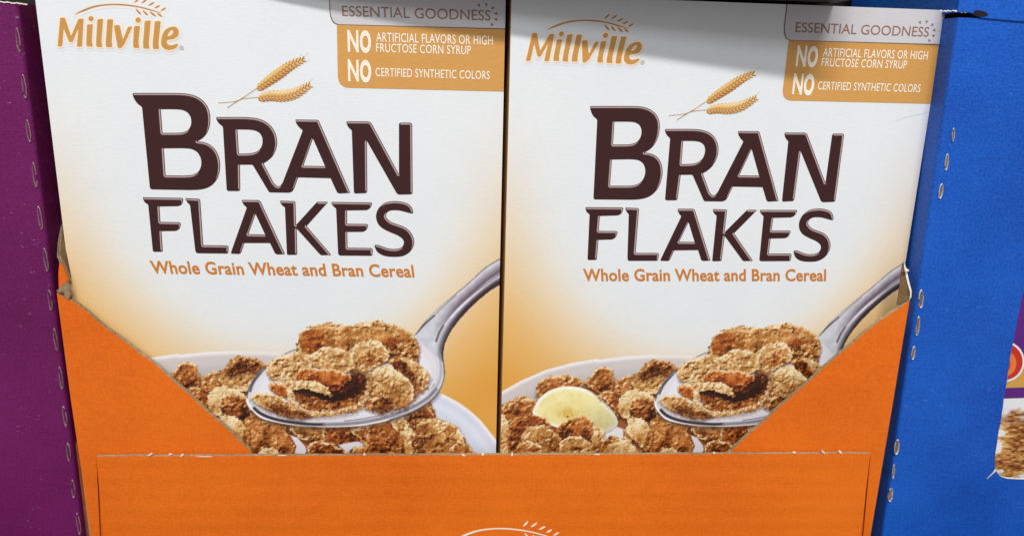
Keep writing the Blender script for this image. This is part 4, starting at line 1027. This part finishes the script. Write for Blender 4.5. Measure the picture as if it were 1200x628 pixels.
# ------------------------------------------------------------------ cartons stacked above
uc = thing('shipping_carton', 'blue carton with a dark hand hole, stacked on top of the windowed blue carton', 'carton')
DU = -.016
bot = [(1122, 14.5), (1138, 15), (1150, 21), (1165, 22.5), (1200, 25.5)]
vbt = [P(x, y, DU) for x, y in bot]
hole2 = [P(x, y, DU) for x, y in rounded([(1140, 13, 2), (1146, 12.2, 1), (1157, 15, 3), (1158, 19, 2), (1149, 20.2, 3), (1141, 17.5, 2)], 3)]
outl = vbt + [(UR, vbt[-1][1] + (UR - vbt[-1][0]) * .02), (UR, -1.2), (vbt[0][0], -1.2)]
plate('front_wall', outl, DU, .012, uc, M['blue'], M['blue'])
plate('hand_hole', hole2, DU - .001, .0008, uc, M['black'], M['kraft'])  # dark plate on the face, painted in place of the shaded hollow
side = [W(vbt[0][0], v, d) for v, d in ((-1.2, DU + .013), (vbt[0][1], DU + .013), (vbt[0][1], .5), (-1.2, .5))]
link('side_wall', mesh_from(side + [(a + .002, b, c) for a, b, c in side], [(0, 1, 2, 3), (7, 6, 5, 4), (0, 4, 5, 1), (1, 5, 6, 2), (2, 6, 7, 3), (3, 7, 4, 0)], None, 'side_wall'), uc, [M['blue']])
V = []; Fc = []
r = np.random.RandomState(12)
for k in range(31):
    x = 1100 + k * 46 / 30; y = 12.5 + (.12 * (x - 1128) if x > 1128 else 0) + (r.rand() - .5) * 1.3
    V += [W(*P(x, y, DB - .003), DB - .003), W(*P(x, y + .8 + r.rand() * 1.1 * (1 + (1120 < x < 1134)), DB - .003), DB - .003)]
for k in range(30):
    if r.rand() > .15: Fc.append((2 * k, 2 * k + 1, 2 * k + 3, 2 * k + 2))
link('torn_fibres', mesh_from(V, Fc, None, 'torn_fibres'), uc, [M['fray']])

ut = thing('upper_tray', 'pale tray stacked over the right bran flakes box, only its lower edge showing', 'display tray')
# front skewed, nearer at the right; bowed and cut to shape its cast shadow
FP_ = [(.30, .0), (.55, -.034), (.80, -.066), (1.0, -.088), (1.15, -.094), (1.35, -.102), (1.6, -.110), (1.74, -.116)]
def ubox(name, v_bot, v_top, mat, under, a0=.30, a1=1.74, out=0.0, back=.5):
    pts = [p for p in FP_ if a0 - 1e-6 <= p[0] <= a1 + 1e-6]; n = len(pts)
    vb_ = lambda u: v_bot - .002 + .002 * (u - .3) / 1.56
    V = [W(u, vb_(u), d - out) for u, d in pts] + [W(pts[-1][0], vb_(1.86), back), W(pts[0][0], vb_(.3), back)]
    m = len(V); V += [W(u, v_top, d - out) for u, d in pts] + [W(pts[-1][0], v_top, back), W(pts[0][0], v_top, back)]
    Fc = [tuple(range(m)), tuple(range(2 * m - 1, m - 1, -1))] + [(i, (i + 1) % m, (i + 1) % m + m, i + m) for i in range(m)]
    me = mesh_from(V, Fc, None, name)
    bm = bmesh.new(); bm.from_mesh(me); bmesh.ops.recalc_face_normals(bm, faces=bm.faces)
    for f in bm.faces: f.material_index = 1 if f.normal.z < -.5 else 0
    bm.to_mesh(me); bm.free()
    return link(name, me, ut, [mat, under])
ubox('tray_body', -.001, -.25, M['white'], M['black'])  # underside coloured near-black to stand in for the shade beneath it
ubox('printed_band', -.003, -.05, M['ired'], M['ired'], 1.6, 1.74, .001, -.10)

# surface everything stands on
me = mesh_from([W(-1.2, BH + .013, -.5), W(3.3, BH + .013, -.5), W(3.3, BH + .013, 1.0), W(-1.2, BH + .013, 1.0), W(-1.2, BH + .1, -.5), W(3.3, BH + .1, -.5), W(3.3, BH + .1, 1.0), W(-1.2, BH + .1, 1.0)],
               [(0, 1, 2, 3), (7, 6, 5, 4), (0, 4, 5, 1), (1, 5, 6, 2), (2, 6, 7, 3), (3, 7, 4, 0)], None, 'shelf')
sf = link('shelf', me, None, [M['shelf']]); sf['kind'] = 'structure'
me = mesh_from([W(-1.2, -1.4, .62), W(3.3, -1.4, .62), W(3.3, BH + .013, .62), W(-1.2, BH + .013, .62), W(-1.2, -1.4, .65), W(3.3, -1.4, .65), W(3.3, BH + .013, .65), W(-1.2, BH + .013, .65)],
               [(0, 1, 2, 3), (7, 6, 5, 4), (0, 4, 5, 1), (1, 5, 6, 2), (2, 6, 7, 3), (3, 7, 4, 0)], None, 'back_wall')
bw = link('wall', me, None, [M['shelf']]); bw['kind'] = 'structure'  # added back panel; its near-black colour stands in for shade in the gaps

# ------------------------------------------------------------------ camera, light
cam = bpy.data.cameras.new('camera'); cam.sensor_width = 36; cam.lens = F / 1200 * 36; cam.clip_start = .01; cam.clip_end = 50
cam.shift_y = (CY - 314.0) / 1200
co = bpy.data.objects.new('camera', cam); COL.objects.link(co)
Rc = A @ R1.T @ np.diag([1, -1, -1]); pc_ = A @ (-R1.T @ T1) * S + np.array([0, 0, H])
co.matrix_world = Matrix([[*Rc[0], pc_[0]], [*Rc[1], pc_[1]], [*Rc[2], pc_[2]], [0, 0, 0, 1]])
scene.camera = co

def lamp(name, loc, target, sx, sy, power, color):
    l = bpy.data.lights.new(name, 'AREA'); l.shape = 'RECTANGLE'; l.size = sx; l.size_y = sy; l.energy = power; l.color = color
    o = bpy.data.objects.new(name, l); COL.objects.link(o); o.location = loc
    o.rotation_euler = (Vector(target) - Vector(loc)).to_track_quat('-Z', 'Y').to_euler(); return o
tgt = (.19, 0, .25)
lamp('ceiling_lamp', (.35, -1.5, .25 + 1.85), tgt, 1.15, .10, 55, (1.0, .985, .96))
lamp('aisle_lamp', (-.6, -2.2, 1.9), tgt, 1.2, .6, 20, (.96, .98, 1.0))
w = bpy.data.worlds.new('World'); scene.world = w; w.use_nodes = True
w.node_tree.nodes['Background'].inputs[0].default_value = (1.0, .95, .94, 1); w.node_tree.nodes['Background'].inputs[1].default_value = .36
scene.view_settings.view_transform = 'Standard'; scene.view_settings.look = 'None'; scene.view_settings.exposure = 0; scene.view_settings.gamma = 1
scene.render.engine = 'CYCLES'; scene.cycles.use_denoising = True
